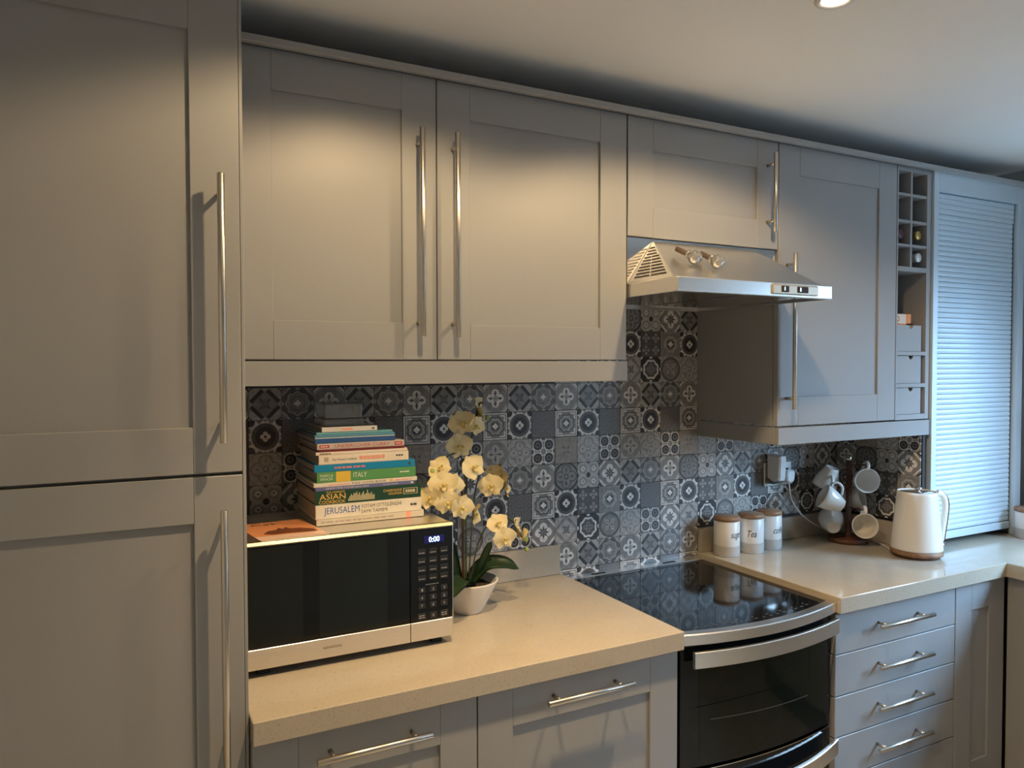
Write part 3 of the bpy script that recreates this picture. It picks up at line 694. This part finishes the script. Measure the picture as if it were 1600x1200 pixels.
for i, ch in enumerate('1234567890'):
    r, c_ = divmod(i, 3)
    if i == 9: r, c_ = 3.35, 1
    x = .4225 + c_*.0295; z = 1.048 - r*.0195
    k_ = B('button', M_key, p, (x+.002, x+.020, MY+.0010, MY+.0022, z-.001, z+.0135), bev=.0004)
    text(ch, x+.0092-(.0006 if ch != '1' else -.0002), x+.0132, z+.003, z+.0095, MY+.0008, M_print, k_, 'digit')
for x in (.4225, .4225+.059):
    k_ = B('button', M_key, p, (x, x+.022, MY+.0010, MY+.0022, .981, .997), bev=.0004); dashes(x+.003, x+.019, .990, .992, MY+.0009, M_print, k_, n=2); dashes(x+.003, x+.019, .985, .987, MY+.0009, M_print, k_, n=2)

# ------------------------------------------------------------ magazine and books
ZB = MZ1 + .0012
def col(name, c, r=.45): return mat(name, c, r, noise=(30, .06))
t = thing('magazine', 'orange magazine with a brown cat on its cover, lying on the microwave', 'magazine', (.12, -.32, ZB))
Q = [(.052, -.412), (.204, -.408), (.182, -.215), (.026, -.225)]
bm = new_bm(); prism(bm, [(x+.004, y-.002) for x, y in Q], 'z', ZB, ZB+.0022); obj('pages', bm, col('white_pages', (.70, .66, .60)), t)
bm = new_bm(); prism(bm, Q, 'z', ZB+.0024, ZB+.0034); cv = obj('cover', bm, col('peach_cover', (.72, .30, .13), .3), t)
bm = new_bm(); prism(bm, [Q[0], Q[1], (.200, -.375), (.047, -.378)], 'z', ZB+.0034, ZB+.0037); obj('pale_band', bm, col('pale_peach', (.75, .52, .42), .3), cv)
cat = [(.070, -.355), (.085, -.325), (.105, -.322), (.112, -.300), (.120, -.318), (.130, -.298), (.136, -.318), (.160, -.322), (.186, -.345), (.190, -.372), (.165, -.372), (.120, -.366), (.09, -.368)]
bm = new_bm(); prism(bm, cat, 'z', ZB+.0037, ZB+.0040); obj('cat_picture', bm, mat('brown_fur_print', (.16, .055, .025), .4, noise=(60, .6)), cv)
text('My Cat', -.005, .115, .262, .238, 0, M_ink, cv, 'title', M=Matrix(((1, 0, 0, 0), (0, 0, -1, 0), (0, 1, 0, ZB+.0039), (0, 0, 0, 1))) )
SY = -.312
zs = ZB
def book(label, x0, x1, th, colr, y1=-.09, dy=0, rot=0.0, name='book', pages=M_pages, hard=.0016):
    """closed book lying flat, spine facing the camera side (-y)"""
    global zs
    z0 = zs; z1 = zs + th - .0004; zs += th
    cx, cy = (x0+x1)/2, (SY+y1)/2
    t = thing(name, label, 'book', (cx, cy, z0), 'cookbooks piled on the microwave')
    m = col('cover_' + '%d' % int(z0*10000), colr, .35)
    y0 = SY + dy
    bm = new_bm(); h = min(hard, th*.22)
    # cover: spine with boards
    box(bm, x0, x1, y0, y0+.004, z0, z1, min(.0012, th*.15), 2); box(bm, x0, x1, y0+.0035, y1, z0, z0+h); box(bm, x0, x1, y0+.0035, y1, z1-h, z1)
    obj('cover', bm, m, t)
    B('page_block', pages, t, (x0+.003, x1-.003, y0+.004, y1-.003, z0+h, z1-h))
    return t, x0, x1, z0, z1, y0-.0003
def fr(b, a0, a1, h0, h1): _, x0, x1, z0, z1, y = b; return (x0+(x1-x0)*a0, x0+(x1-x0)*a1, z0+(z1-z0)*h0, z0+(z1-z0)*h1, y)
def bt(b, s, a0, a1, h0, h1, m, name='spine_text'): text(s, *fr(b, a0, a1, h0, h1), m, b[0], name)
def bd(b, a0, a1, h0, h1, m, n=6): r_ = fr(b, a0, a1, h0, h1); dashes(*r_[:4], r_[4], m, b[0], n=n)
def bb(b, a0, a1, h0, h1, m, name='spine_block'): r_ = fr(b, a0, a1, h0, h1); B(name, m, b[0], (r_[0], r_[1], r_[4]+.0001, r_[4]+.0004, r_[2], r_[3]))
BLUE = col('print_blue', (.03, .12, .42)); RED = col('print_red', (.50, .06, .05)); ORG = col('print_orange', (.80, .50, .12)); BEI = col('print_beige', (.60, .52, .32)); CRM = col('print_cream', (.75, .74, .66))
PNK = col('print_pink', (.62, .22, .26)); GRY = col('print_grey', (.06, .055, .055)); YEL = col('print_yellow', (.72, .48, .06)); SAL = col('print_salmon', (.80, .35, .25))
b = book('cream book with faint grey lettering, at the very bottom of the pile', .201, .480, .0165, (.60, .54, .44)); bd(b, .04, .72, .38, .62, col('faint_print', (.40, .34, .30)), 12); bb(b, .825, .872, 0.0, 1.0, SAL)
b = book('thick cream book titled JERUSALEM in blue, second from the bottom', .199, .473, .0345, (.74, .68, .56))
bt(b, 'JERUSALEM', .075, .40, .18, .80, BLUE); bt(b, 'YOTAM OTTOLENGHI', .415, .80, .55, .82, GRY); bt(b, 'SAMI TAMIMI', .415, .665, .18, .44, GRY); bd(b, .89, .96, .42, .58, GRY, 2)
b = book('thick dark green Asian cookbook with orange title', .198, .472, .0350, (.012, .055, .030))
bt(b, 'THE COMPLETE', .10, .27, .80, .93, ORG); bt(b, 'ASIAN', .04, .275, .36, .76, ORG); bt(b, 'COOKBOOK', .035, .275, .08, .30, ORG); bt(b, 'CHARMAINE', .63, .81, .58, .76, ORG); bt(b, 'SOLOMON', .68, .81, .34, .52, ORG)
bb(b, .825, .965, .30, .76, BEI); r_ = fr(b, .832, .958, .335, .725); B('spine_block', col('green_label', (.02, .06, .04)), b[0], (r_[0], r_[1], r_[4]-.0001, r_[4]+.0002, r_[2], r_[3])); 
_r = fr(b, .845, .945, .42, .64); dashes(_r[0], _r[1], _r[2], _r[3], _r[4]-.0002, BEI, b[0], n=4)
bm = new_bm(); hs = [.25, .45, .62, .5, .7, .66, .8, .55, .72, .45, .62, .78, .5, .58, .9, .6, .5, .66, .4, .45]
for k, h in enumerate(hs):
    a0 = .30 + k*.0125; r_ = fr(b, a0, a0+.0075, .14, .14+.80*h); box(bm, r_[0], r_[1], r_[4]-.0001, r_[4]+.0002, r_[2], r_[3])
obj('skyline_ornament', bm, BEI, b[0])
b = book('thin purple-blue party cakes book, on the dark green cookbook', .199, .456, .0090, (.14, .15, .34), hard=.0008); bt(b, 'QUICK AND CLEVER party cakes', .10, .52, .22, .80, CRM); bt(b, 'Lindy Smith', .67, .82, .25, .78, CRM); bb(b, .955, .978, .3, .75, CRM)
b = book("thin white Kids' Cook Book, below the green ITALY book", .195, .462, .0105, (.74, .68, .58)); bd(b, .14, .34, .3, .55, SAL, 10); bt(b, "KIDS' COOK BOOK", .355, .69, .25, .78, GRY); bb(b, .72, .75, .25, .8, ORG); bd(b, .78, .95, .35, .6, SAL, 4)
b = book('green book titled ITALY with a yellow block on its spine', .203, .458, .0262, (.10, .30, .10))
bt(b, 'MARKS &', .03, .155, .55, .80, CRM); bt(b, 'SPENCER', .03, .155, .22, .46, CRM); bb(b, .185, .328, 0, 1, YEL); bt(b, 'ITALY', .355, .49, .35, .80, CRM); bd(b, .83, .94, .5, .62, CRM, 3)
b = book('glossy turquoise book with pink lettering', .197, .456, .0182, (.01, .23, .46)); bd(b, .19, .50, .38, .66, PNK, 7); bb(b, .93, .955, .3, .7, GRY)
b = book('cream book with small black and salmon lettering, above the turquoise one', .208, .439, .0235, (.76, .68, .55))
bt(b, 'WI', .055, .10, .22, .80, GRY); bt(b, "The Women's Institute", .14, .41, .38, .62, GRY); bd(b, .44, .73, .36, .74, SAL, 8); bd(b, .85, .94, .5, .66, GRY, 3)
b = book('very thin pale pink and white book, above the cream one', .201, .436, .0078, (.76, .64, .54), hard=.0008); bd(b, .04, .16, .3, .6, GRY, 4)
b = book('very thin dark red book, just under UNDERCOVER CURRY', .208, .428, .0058, (.16, .02, .02), hard=.0007)
b = book('pale grey book titled UNDERCOVER CURRY in red', .204, .427, .0150, (.52, .46, .42)); bb(b, .025, .135, .25, .75, RED); bt(b, 'UNDERCOVER CURRY', .195, .825, .22, .80, RED); bb(b, .885, .975, .2, .8, RED); bd(b, .9, .96, .42, .58, CRM, 3); bd(b, .04, .12, .42, .58, CRM, 3)
b = book('navy blue book with a pale top edge, second book down from the thin teal one', .199, .402, .0150, (.03, .09, .26)); bb(b, 0, 1, .86, .98, CRM)
b = book('teal booklet curling at its corner, under the small white book', .199, .402, .0062, (.09, .28, .42), y1=-.10, hard=.0006)
b = book('second teal booklet, dog-eared, directly under the white book', .203, .396, .0062, (.14, .36, .42), y1=-.11, dy=.001, hard=.0006)
b = book('small white book with a red mark, topmost of the pile', .216, .356, .0125, (.62, .60, .56), y1=-.12); bb(b, .36, .55, .3, .7, SAL); bd(b, .9, .95, .3, .7, GRY, 2)
M_frost = mat('clear_plastic_box', (.62, .64, .62), .18, noise=(12, .1)); M_frost.node_tree.nodes['Principled BSDF'].inputs['Transmission Weight'].default_value = .75
t = thing('plastic_box', 'clear plastic lidded box on top of the pile of books', 'box', (.28, -.25, zs))
bm = new_bm(); z0 = zs+.0004
box(bm, .226, .326, -.298, -.195, z0, z0+.018, .003, 2); obj('base', bm, M_frost, t)
bm = new_bm(); box(bm, .229, .323, -.295, -.198, z0+.0195, z0+.056, .004, 2); obj('lid', bm, M_frost, t)

# ------------------------------------------------------------ orchid
t = thing('orchid', 'cream white moth orchid in a white pot beside the microwave', 'plant', (.645, -.215, WT))
pc = (.648, -.215)
bm = new_bm()
prof = [(0, .0005), (.040, .0005), (.043, .004), (.046, .010), (.086, .088), (.0865, .092), (.082, .092), (.078, .084), (.0765, .078), (0, .078)]
lathe(bm, [(r, z+WT) for r, z in prof[:-2]] + [(.040, .012+WT), (0, .012+WT)], *pc, 40); obj('pot', bm, M_white, t)
bm = new_bm(); lathe(bm, [(0, WT+.074), (.030, WT+.080), (.055, WT+.075), (.073, WT+.072)], *pc, 24)
for v in bm.verts: v.co.z += random.uniform(-.003, .003)
obj('soil', bm, M_soil, t)
def leaf(pts, wid, name='leaf', m=M_leaf, fold=.25, th=.0015, side=None):
    P = spline(pts, 6); n = len(P); bm = new_bm(); rows = []
    for i, p in enumerate(P):
        tt = (P[min(i+1, n-1)]-P[max(i-1, 0)]).normalized()
        sd = Vector(side) if side else Vector((0, 0, 1)); s = tt.cross(sd).normalized(); up = s.cross(tt)
        u = i/(n-1); w_ = wid*(math.sin(PI*min(1, .12+u*.88))**.55 if u < 1 else 0) * (1 if u < .8 else math.sqrt(max(0, 1-((u-.8)/.2)**2))*.98+.02)
        rows.append([bm.verts.new(p + s*w_*k + up*abs(k)*w_*fold) for k in (-1, -.5, 0, .5, 1)])
    for a, b in zip(rows, rows[1:]):
        for k in range(4): f = bm.faces.new((a[k], a[k+1], b[k+1], b[k])); f.smooth = True
    bmesh.ops.solidify(bm, geom=bm.faces[:], thickness=th)
    return obj(name, bm, m, t)
zp = WT + .078
leaf([(.66, -.215, zp), (.680, -.225, zp+.05), (.700, -.235, zp+.10), (.712, -.24, zp+.118)], .016, side=(.35, -.9, .2))
leaf([(.655, -.21, zp), (.70, -.215, zp+.045), (.755, -.23, zp+.048), (.800, -.24, zp+.028)], .027, side=(-.2, -.5, .8))
leaf([(.65, -.225, zp), (.61, -.27, zp+.030), (.565, -.315, zp+.028), (.535, -.335, zp+.0)], .030, side=(0, -.35, .9))
leaf([(.64, -.20, zp), (.605, -.18, zp+.04), (.56, -.15, zp+.04)], .026)
leaf([(.63, -.20, zp), (.612, -.20, zp+.07), (.600, -.215, zp+.13)], .014, side=(0, -1, .1))
def stem(pts, r=.0022, name='stem', m=M_stem):
    bm = new_bm(); tube(bm, spline(pts, 8), r, 8); return obj(name, bm, m, t)
stem([(.650, -.20, zp), (.652, -.195, 1.15), (.660, -.19, 1.32), (.680, -.185, 1.42), (.700, -.18, 1.49), (.712, -.18, 1.50)], .0028)
stem([(.640, -.21, zp), (.636, -.215, 1.15), (.640, -.215, 1.30), (.615, -.225, 1.36), (.560, -.235, 1.345), (.510, -.24, 1.29), (.480, -.24, 1.296)])
stem([(.658, -.20, zp), (.668, -.20, 1.14), (.690, -.19, 1.27), (.74, -.175, 1.31), (.80, -.165, 1.27)])
stem([(.660, -.205, zp), (.69, -.20, 1.10), (.735, -.20, 1.16), (.80, -.19, 1.15), (.855, -.18, 1.07)])
stem([(.64, -.198, zp), (.640, -.196, 1.15), (.640, -.194, 1.28)], .003, 'support_cane', M_darkwood)
bm = new_bm(); tube(bm, [(.644, -.194, 1.235), (.644, -.194, 1.243)], .007, 10); obj('clip', bm, mat('orange_clip', (.45, .18, .05), .5, noise=(20, .1)), t)
FLM = {}
def petal(bm, ang, length, width, cup, tip=1.0, tw=0, z0=0.0):
    """petal in local flower space: flower faces +Z, petal grows along angle in XY"""
    NU, NV = 6, 4; rows = []
    ca, sa = math.cos(ang), math.sin(ang)
    for i in range(NU+1):
        u = i/NU; w_ = width*math.sin(PI*(.06+.94*u)**tip)**.62 if u < 1 else width*.10
        row = []
        for k in range(NV+1):
            v_ = (k/NV*2-1)
            lx = length*u*(1-.05*v_*v_); ly = w_*v_
            lz = z0 + cup*(u*u)*length - .18*w_*(v_*v_) + .02*length*math.sin(u*7+ang*3)
            row.append(bm.verts.new((lx*ca-ly*sa, lx*sa+ly*ca, lz)))
        rows.append(row)
    for a, b in zip(rows, rows[1:]):
        for k in range(NV): f = bm.faces.new((a[k], a[k+1], b[k+1], b[k])); f.smooth = True
def flower_mesh(var):
    if var in FLM: return FLM[var]
    bm = new_bm(); R = .037
    c1 = (.10, -.15, .35)[var]
    petal(bm, PI/2, R*.98, R*.40, c1*.8, 1.0, z0=-.001)                    # dorsal sepal
    for a in (-PI/2-.62, -PI/2+.62): petal(bm, a, R*.95, R*.38, c1*.8, 1.0, z0=-.001)
    for a in (.22, PI-.22): petal(bm, a, R*1.08, R*.66, c1, .9, z0=.001)     # broad petals
    me = bpy.data.meshes.new('flower'); bm.to_mesh(me); bm.free(); me.materials.append(M_petal)
    bm = new_bm()
    lathe(bm, [(0, .010), (.003, .009), (.0042, .004), (.003, 0)], n=10)
    petal(bm, -PI/2, .016, .006, .35, 1.0, z0=.004)
    for a in (-PI/2-1.15, -PI/2+1.15): petal(bm, a, .011, .0045, .9, 1.0, z0=.003)
    ml = bpy.data.meshes.new('lip'); bm.to_mesh(ml); bm.free(); ml.materials.append(M_lip)
    FLM[var] = (me, ml); return FLM[var]
def flower(p, face, s=1.0, roll=0.0, var=0):
    me, ml = flower_mesh(var)
    q = Vector(face).to_track_quat('Z', 'Y').to_matrix().to_4x4() @ Matrix.Rotation(roll, 4, 'Z') @ Matrix.Scale(s, 4)
    loc = Vector(p) - t.location
    f = link('flower', me, None, t); f.matrix_basis = Matrix.Translation(loc) @ q
    link('lip', ml, None, f)
FL = [ # position, facing, scale, roll, variant
 ((.694, -.19, 1.480), (.75, -.55, .35), 1.1, .5, 2),
 ((.628, -.225, 1.446), (-.35, -.9, .10), 1.08, .35, 0),
 ((.672, -.225, 1.437), (.3, -.9, -.2), .85, -.5, 0),
 ((.617, -.230, 1.383), (-.15, -.95, .05), 1.05, .2, 0),
 ((.652, -.245, 1.323), (.15, -.9, .3), 1.08, .5, 0),
 ((.545, -.262, 1.330), (-.3, -.8, .4), .92, .9, 0),
 ((.545, -.285, 1.288), (-.2, -.95, .15), 1.12, .1, 0),
 ((.585, -.270, 1.283), (.35, -.85, .1), .95, -.4, 0),
 ((.510, -.275, 1.255), (-.45, -.85, -.05), .92, .3, 2),
 ((.555, -.290, 1.240), (-.1, -.95, -.15), .98, .2, 0),
 ((.600, -.285, 1.222), (.2, -.95, -.1), 1.05, -.3, 0),
 ((.655, -.250, 1.192), (.75, -.55, -.2), .95, -.8, 2),
 ((.722, -.215, 1.262), (-.35, -.9, .05), 1.02, .15, 0),
 ((.770, -.175, 1.292), (.9, -.1, .3), .9, .6, 2),
 ((.792, -.170, 1.242), (.8, -.5, .1), .85, -.4, 2),
 ((.748, -.180, 1.300), (.2, .7, .5), .8, .3, 1),
 ((.738, -.225, 1.153), (-.2, -.85, .5), .9, .4, 0),
 ((.752, -.240, 1.112), (0, -.95, -.1), 1.0, .1, 0),
 ((.815, -.195, 1.125), (.75, -.5, .2), .95, .5, 2),
 ((.842, -.185, 1.100), (.9, -.3, -.2), .7, -.5, 2),
]
for a in FL: flower(*a)
for p_, r in (((.526, -.255, 1.318), .0095), ((.498, -.258, 1.266), .0115), ((.478, -.24, 1.304), .0042), ((.475, -.24, 1.284), .0038), ((.855, -.18, 1.085), .0075), ((.858, -.18, 1.054), .0065), ((.700, -.18, 1.465), .006), ((.725, -.185, 1.455), .007)):
    bm = new_bm(); bmesh.ops.create_icosphere(bm, subdivisions=2, radius=r)
    for v in bm.verts: v.co.z *= 1.25
    for f in bm.faces: f.smooth = True
    bmesh.ops.translate(bm, vec=p_, verts=bm.verts); obj('bud', bm, M_bud, t)

# ------------------------------------------------------------ canisters
def canister(label, x, y, word, rot, R=.0445, H=.128, group='white lidded canisters by the cooker'):
    t = thing('canister', label, 'canister', (x, y, WT+.0004), group); z = WT+.0004
    bm = new_bm(); lathe(bm, [(0, z), (R-.003, z), (R, z+.003), (R, z+H-.002), (R-.002, z+H), (R-.006, z+H), (R-.006, z+.006), (0, z+.006)], x, y, 48); obj('jar', bm, M_whitesat, t)
    bm = new_bm(); pr_ = [(R-.0005, z+.005)]
    for k in range(6): zz = z+.006+k*.0055; pr_ += [(R+.0004, zz), (R+.0011, zz+.0022), (R+.0004, zz+.0050)]
    pr_ += [(R-.0005, z+.041)]
    lathe(bm, pr_, x, y, 48); obj('ribbed_base', bm, M_ribs, t)
    bm = new_bm(); lathe(bm, [(R-.007, z+H-.012), (R-.007, z+H+.0002), (R+.0012, z+H+.0004), (R+.0012, z+H+.012), (R-.0005, z+H+.0145), (0, z+H+.0145)], x, y, 48); obj('lid', bm, M_lid, t)
    if word:
        wdt = .0088*len(word) + .006; txt = text(word, 0, wdt, z+.062, z+.062+.024, 0, M_ink, None, 'script_word', shear=.35)
        a0 = math.radians(rot)
        for v in txt.data.vertices:
            a_ = a0 + (v.co.x)/R; v.co = (R+.0006)*Vector((math.sin(a_), -math.cos(a_), 0)) + Vector((0, 0, v.co.z)) - Vector((0, 0, t.location.z))
        txt.parent = t
    return t
canister('white canister lettered sugar, nearest the cooker', 1.747, -.083, 'sugar', -25, R=.0465)
canister('white canister lettered Tea, in the middle of the three', 1.862, -.088, 'Tea', -60, R=.0455)
canister('white canister lettered coffee, furthest from the cooker', 1.967, -.078, 'coffee', -28)
canister('white canister with a wooden lid at the right edge, beyond the shutter cabinet', 3.020, -.455, None, 0, R=.062, H=.105, group=None)

# ------------------------------------------------------------ socket, adapter, plug, cord
t = thing('wall_socket', 'steel double wall socket on the tiles above the canisters', 'socket', (2.085, -.005, 1.19))
B('plate', M_steel, t, (2.010, 2.158, -.010, -.0003, 1.130, 1.222), bev=.002)
for x in (2.055, 2.118): B('socket_face', M_matblack, t, (x-.022, x+.022, -.0112, -.0098, 1.148, 1.196), bev=.0006)
for x in (2.070, 2.100): B('switch', M_matblack, t, (x-.006, x+.006, -.014, -.0098, 1.202, 1.214), bev=.001)
t = thing('charger', 'white plug-in charger in the left half of the socket', 'air freshener', (2.035, -.05, 1.20))  # plug-in charger: white shell over a blue-grey lower part
bm = new_bm(); pts = [(-.080, 1.255)] + [(-.083+.004*math.sin(q), 1.252 - q*.075) for q in (0.1, .4, .7, 1.0)] + [(-.075, 1.160), (-.050, 1.150), (-.014, 1.165), (-.014, 1.258)]
prism(bm, pts, 'x', 2.016, 2.054, .006); obj('shell', bm, M_plastic, t)
bm = new_bm(); prism(bm, [(-.074, 1.158), (-.046, 1.143), (-.0145, 1.143), (-.0145, 1.158)], 'x', 2.019, 2.051, .002); obj('lower_part', bm, mat('blue_grey_base', (.16, .21, .24), .25, noise=(20, .1)), t)
t = thing('plug', 'white mains plug with its cord, in the right half of the socket', 'plug', (2.118, -.03, 1.16))
bm = new_bm(); prism(bm, [(2.100, 1.190), (2.136, 1.190), (2.141, 1.180), (2.138, 1.152), (2.127, 1.142), (2.109, 1.142), (2.098, 1.152), (2.095, 1.180)], 'y', -.046, -.0125, .004); obj('body', bm, M_plastic, t)
bm = new_bm(); tube(bm, spline([(2.118, -.034, 1.143), (2.119, -.036, 1.12), (2.126, -.040, 1.075), (2.160, -.045, 1.025), (2.220, -.05, .98), (2.285, -.05, .950), (2.345, -.045, .925), (2.395, -.07, .9150), (2.40, -.14, .9145), (2.393, -.20, .9145), (2.372, -.255, .9145), (2.345, -.300, .9145), (2.318, -.335, .9145)], 6), .0030, 8); obj('cord', bm, M_plastic, t)

# ------------------------------------------------------------ kettle
kx, ky = 2.345, -.418
t = thing('kettle', 'white electric kettle with a wooden base ring, by the shutter cabinet', 'kettle', (kx, ky, WT))
z = WT+.0004
bm = new_bm(); lathe(bm, [(0, z), (.076, z), (.079, z+.004), (.079, z+.009)], kx, ky, 48); obj('power_base', bm, M_darkwood, t)
bm = new_bm(); lathe(bm, [(.05, z+.009), (.0860, z+.010), (.0875, z+.013), (.0865, z+.027), (.05, z+.0275)], kx, ky, 48); obj('wood_ring', bm, M_wood, t)
bm = new_bm(); lathe(bm, [(.05, z+.028), (.0862, z+.0282), (.0862, z+.033), (.0840, z+.06), (.0765, z+.13), (.0690, z+.195), (.0662, z+.225), (.0655, z+.236), (.0630, z+.236), (.0630, z+.226), (.02, z+.224)], kx, ky, 48)
sd = Vector((-.93, -.10, 0)).normalized()
for v in bm.verts:                                      # pull a pouring lip out on the left
    if v.co.z > z+.19:
        d = Vector((v.co.x-kx, v.co.y-ky, 0)); a_ = d.normalized().dot(sd) if d.length > 0 else 0
        if a_ > .86: k = (a_-.86)/.14*(v.co.z-z-.19)/.046; v.co += sd*.016*k; v.co.z += .004*k
obj('body', bm, M_kettle, t)
bm = new_bm(); lathe(bm, [(.0627, z+.229), (.060, z+.234), (.02, z+.236), (0, z+.236)], kx, ky, 40); obj('lid', bm, M_steel2, t)
bm = new_bm(); lathe(bm, [(.006, z+.2355), (.006, z+.241), (.013, z+.2425), (.013, z+.248), (.010, z+.250), (0, z+.250)], kx+.006, ky, 24); obj('lid_knob', bm, M_steel2, t)
hd = Vector((.955, -.30, 0)).normalized()
def kp(r, zz): return Vector((kx, ky, z+zz)) + hd*r
path = spline([kp(.058, .222), kp(.088, .226), kp(.110, .210), (kp(.117, .175)), (kp(.111, .120)), (kp(.103, .070)), (kp(.099, .042))], 6)
bm = new_bm(); tube(bm, path, [.013]*3 + [.0115]*(len(path)-6) + [.010, .009, .006], 14, flat=.72, up=hd); obj('handle', bm, M_kettle, t)
pth = [p_ + hd*(.0128) + Vector((0, 0, .0035 if i < 9 else 0)) for i, p_ in enumerate(path)][5:-2]
bm = new_bm(); tube(bm, pth, .0016, 8, flat=4.0, up=hd); obj('copper_edge', bm, mat('copper_edge', (.35, .14, .09), .35, .6, noise=(30, .1)), t)
q0 = kp(.092, .036); bm = new_bm(); tube(bm, [q0, q0+hd*.012, q0+hd*.024], [.005, .0065, .007], 12); obj('switch', bm, M_steel2, t)

# ------------------------------------------------------------ mug tree
tx, ty = 2.318, -.150
t = thing('mug_tree', 'dark wooden mug tree with a round base in the worktop corner', 'mug tree', (tx, ty, WT))
bm = new_bm(); lathe(bm, [(0, z), (.072, z), (.0755, z+.003), (.0755, z+.015), (.073, z+.018), (0, z+.018)], tx, ty, 48); obj('base', bm, M_darkwood, t)
bm = new_bm(); lathe(bm, [(.0105, z+.0175), (.0105, z+.322), (0, z+.322)], tx, ty, 20); obj('pole', bm, M_darkwood, t)
bm = new_bm(); lathe(bm, [(.0125, z+.3215), (.0125, z+.334), (.011, z+.336), (0, z+.336)], tx, ty, 20); obj('finial', bm, M_steel2, t)
MUG = None
def mug_meshes():
    global MUG
    if MUG: return MUG
    R, H = .0475, .082
    bm = new_bm(); lathe(bm, [(0, .003), (.020, .003), (.022, 0), (.0245, 0), (.0255, .005), (.032, .018), (.040, .040), (.045, .062), (R, H-.001), (R-.0012, H), (R-.003, H-.001), (.0415, .060), (.0365, .040), (.028, .018), (.0, .009)], n=40)
    a = bpy.data.meshes.new('cup'); bm.to_mesh(a); bm.free(); a.materials.append(M_white)
    bm = new_bm(); tube(bm, spline([(.040, 0, .066), (.055, 0, .071), (.068, 0, .062), (.070, 0, .046), (.060, 0, .030), (.036, 0, .022)], 6), .0045, 10, flat=1.5, up=(0, 1, 0) and None); b = bpy.data.meshes.new('handle'); bm.to_mesh(b); bm.free(); b.materials.append(M_white)
    MUG = (a, b); return MUG
CP = Vector((-.2213, -2.1545, 1.6119))
def mug(label, centre, open_dir, handle_dir=(0, 0, 1), s=1.0):
    """centre = middle of the cup; open_dir = where the mouth points; handle_dir = side of the handle"""
    a, b = mug_meshes(); Z = Vector(open_dir).normalized(); Xd = Vector(handle_dir); Xd = (Xd - Z*Xd.dot(Z)).normalized(); Y = Z.cross(Xd)
    M = Matrix((Xd, Y, Z)).transposed().to_4x4(); M.translation = Vector(centre) - Z*.041
    t = thing('mug', label, 'mug', (0, 0, 0), 'white mugs on the mug tree'); t.matrix_basis = M @ Matrix.Scale(s, 4)
    link('cup', a, None, t); link('handle', b, None, t)
    hp = M @ Vector((.058, 0, .052)); return hp
MUGS = [
 ('white mug hanging highest on the right, mouth towards the room', (2.338, -.200, 1.160), (-.50, -.85, .02), (.15, 0, 1)),
 ('white mug hanging highest on the left, at the back, seen from its side', (2.248, -.112, 1.165), (-.10, .35, -.90), (-.50, -.85, .2)),
 ('white mug at mid height on the left, seen side on, mouth to the left', (2.182, -.185, 1.088), (-.68, .50, .45), (.3, -.2, .9)),
 ('white mug at mid height on the right, behind the others, half hidden', (2.366, -.128, 1.072), (.35, -.80, .25), (-.3, .3, .9)),
 ('white mug hanging lowest on the left, its round foot facing the room', (2.246, -.132, .988), (.60, .65, .25), (-.1, 0, 1)),
 ('white mug hanging lowest in front, wide mouth facing the room', (2.300, -.228, .992), (-.60, -.78, .08), (.08, 0, 1)),
]
pegs = []
for lb, c0, od, hdv in MUGS:
    hp = mug(lb, c0, od, hdv); pegs.append(hp)
for hp in pegs:
    st = Vector((tx, ty, min(hp.z-.006, z+.31))); d = (hp - st); d.z = 0; d.normalize()
    bm = new_bm(); tube(bm, [st + d*.009, hp + Vector((0, 0, 0))], .0028, 8); obj('peg', bm, M_darkwood, bpy.data.objects['mug_tree'])

# ------------------------------------------------------------ ceiling downlights (recessed)
for i, (x, y, e) in enumerate(DOWN):
    near = i == 1
    t = thing('downlight', ['recessed ceiling downlight above the microwave, out of the frame', 'lit recessed ceiling downlight at the top of the picture', 'recessed ceiling downlight near the tall cupboard side of the room', 'recessed ceiling downlight in the middle of the room', 'recessed ceiling downlight on the window side of the room'][i], 'downlight', (x, y, ZC))
    bm = new_bm(); lathe(bm, [(.030, ZC-.0003), (.044, ZC-.0003), (.043, ZC-.004), (.034, ZC-.006), (.030, ZC-.003)], x, y, 32); obj('bezel', bm, M_whitesat, t)
    bm = new_bm(); lathe(bm, [(.029, ZC-.0008), (.027, ZC-.0035), (0, ZC-.0045)], x, y, 32); obj('bulb', bm, M_bulb, t)
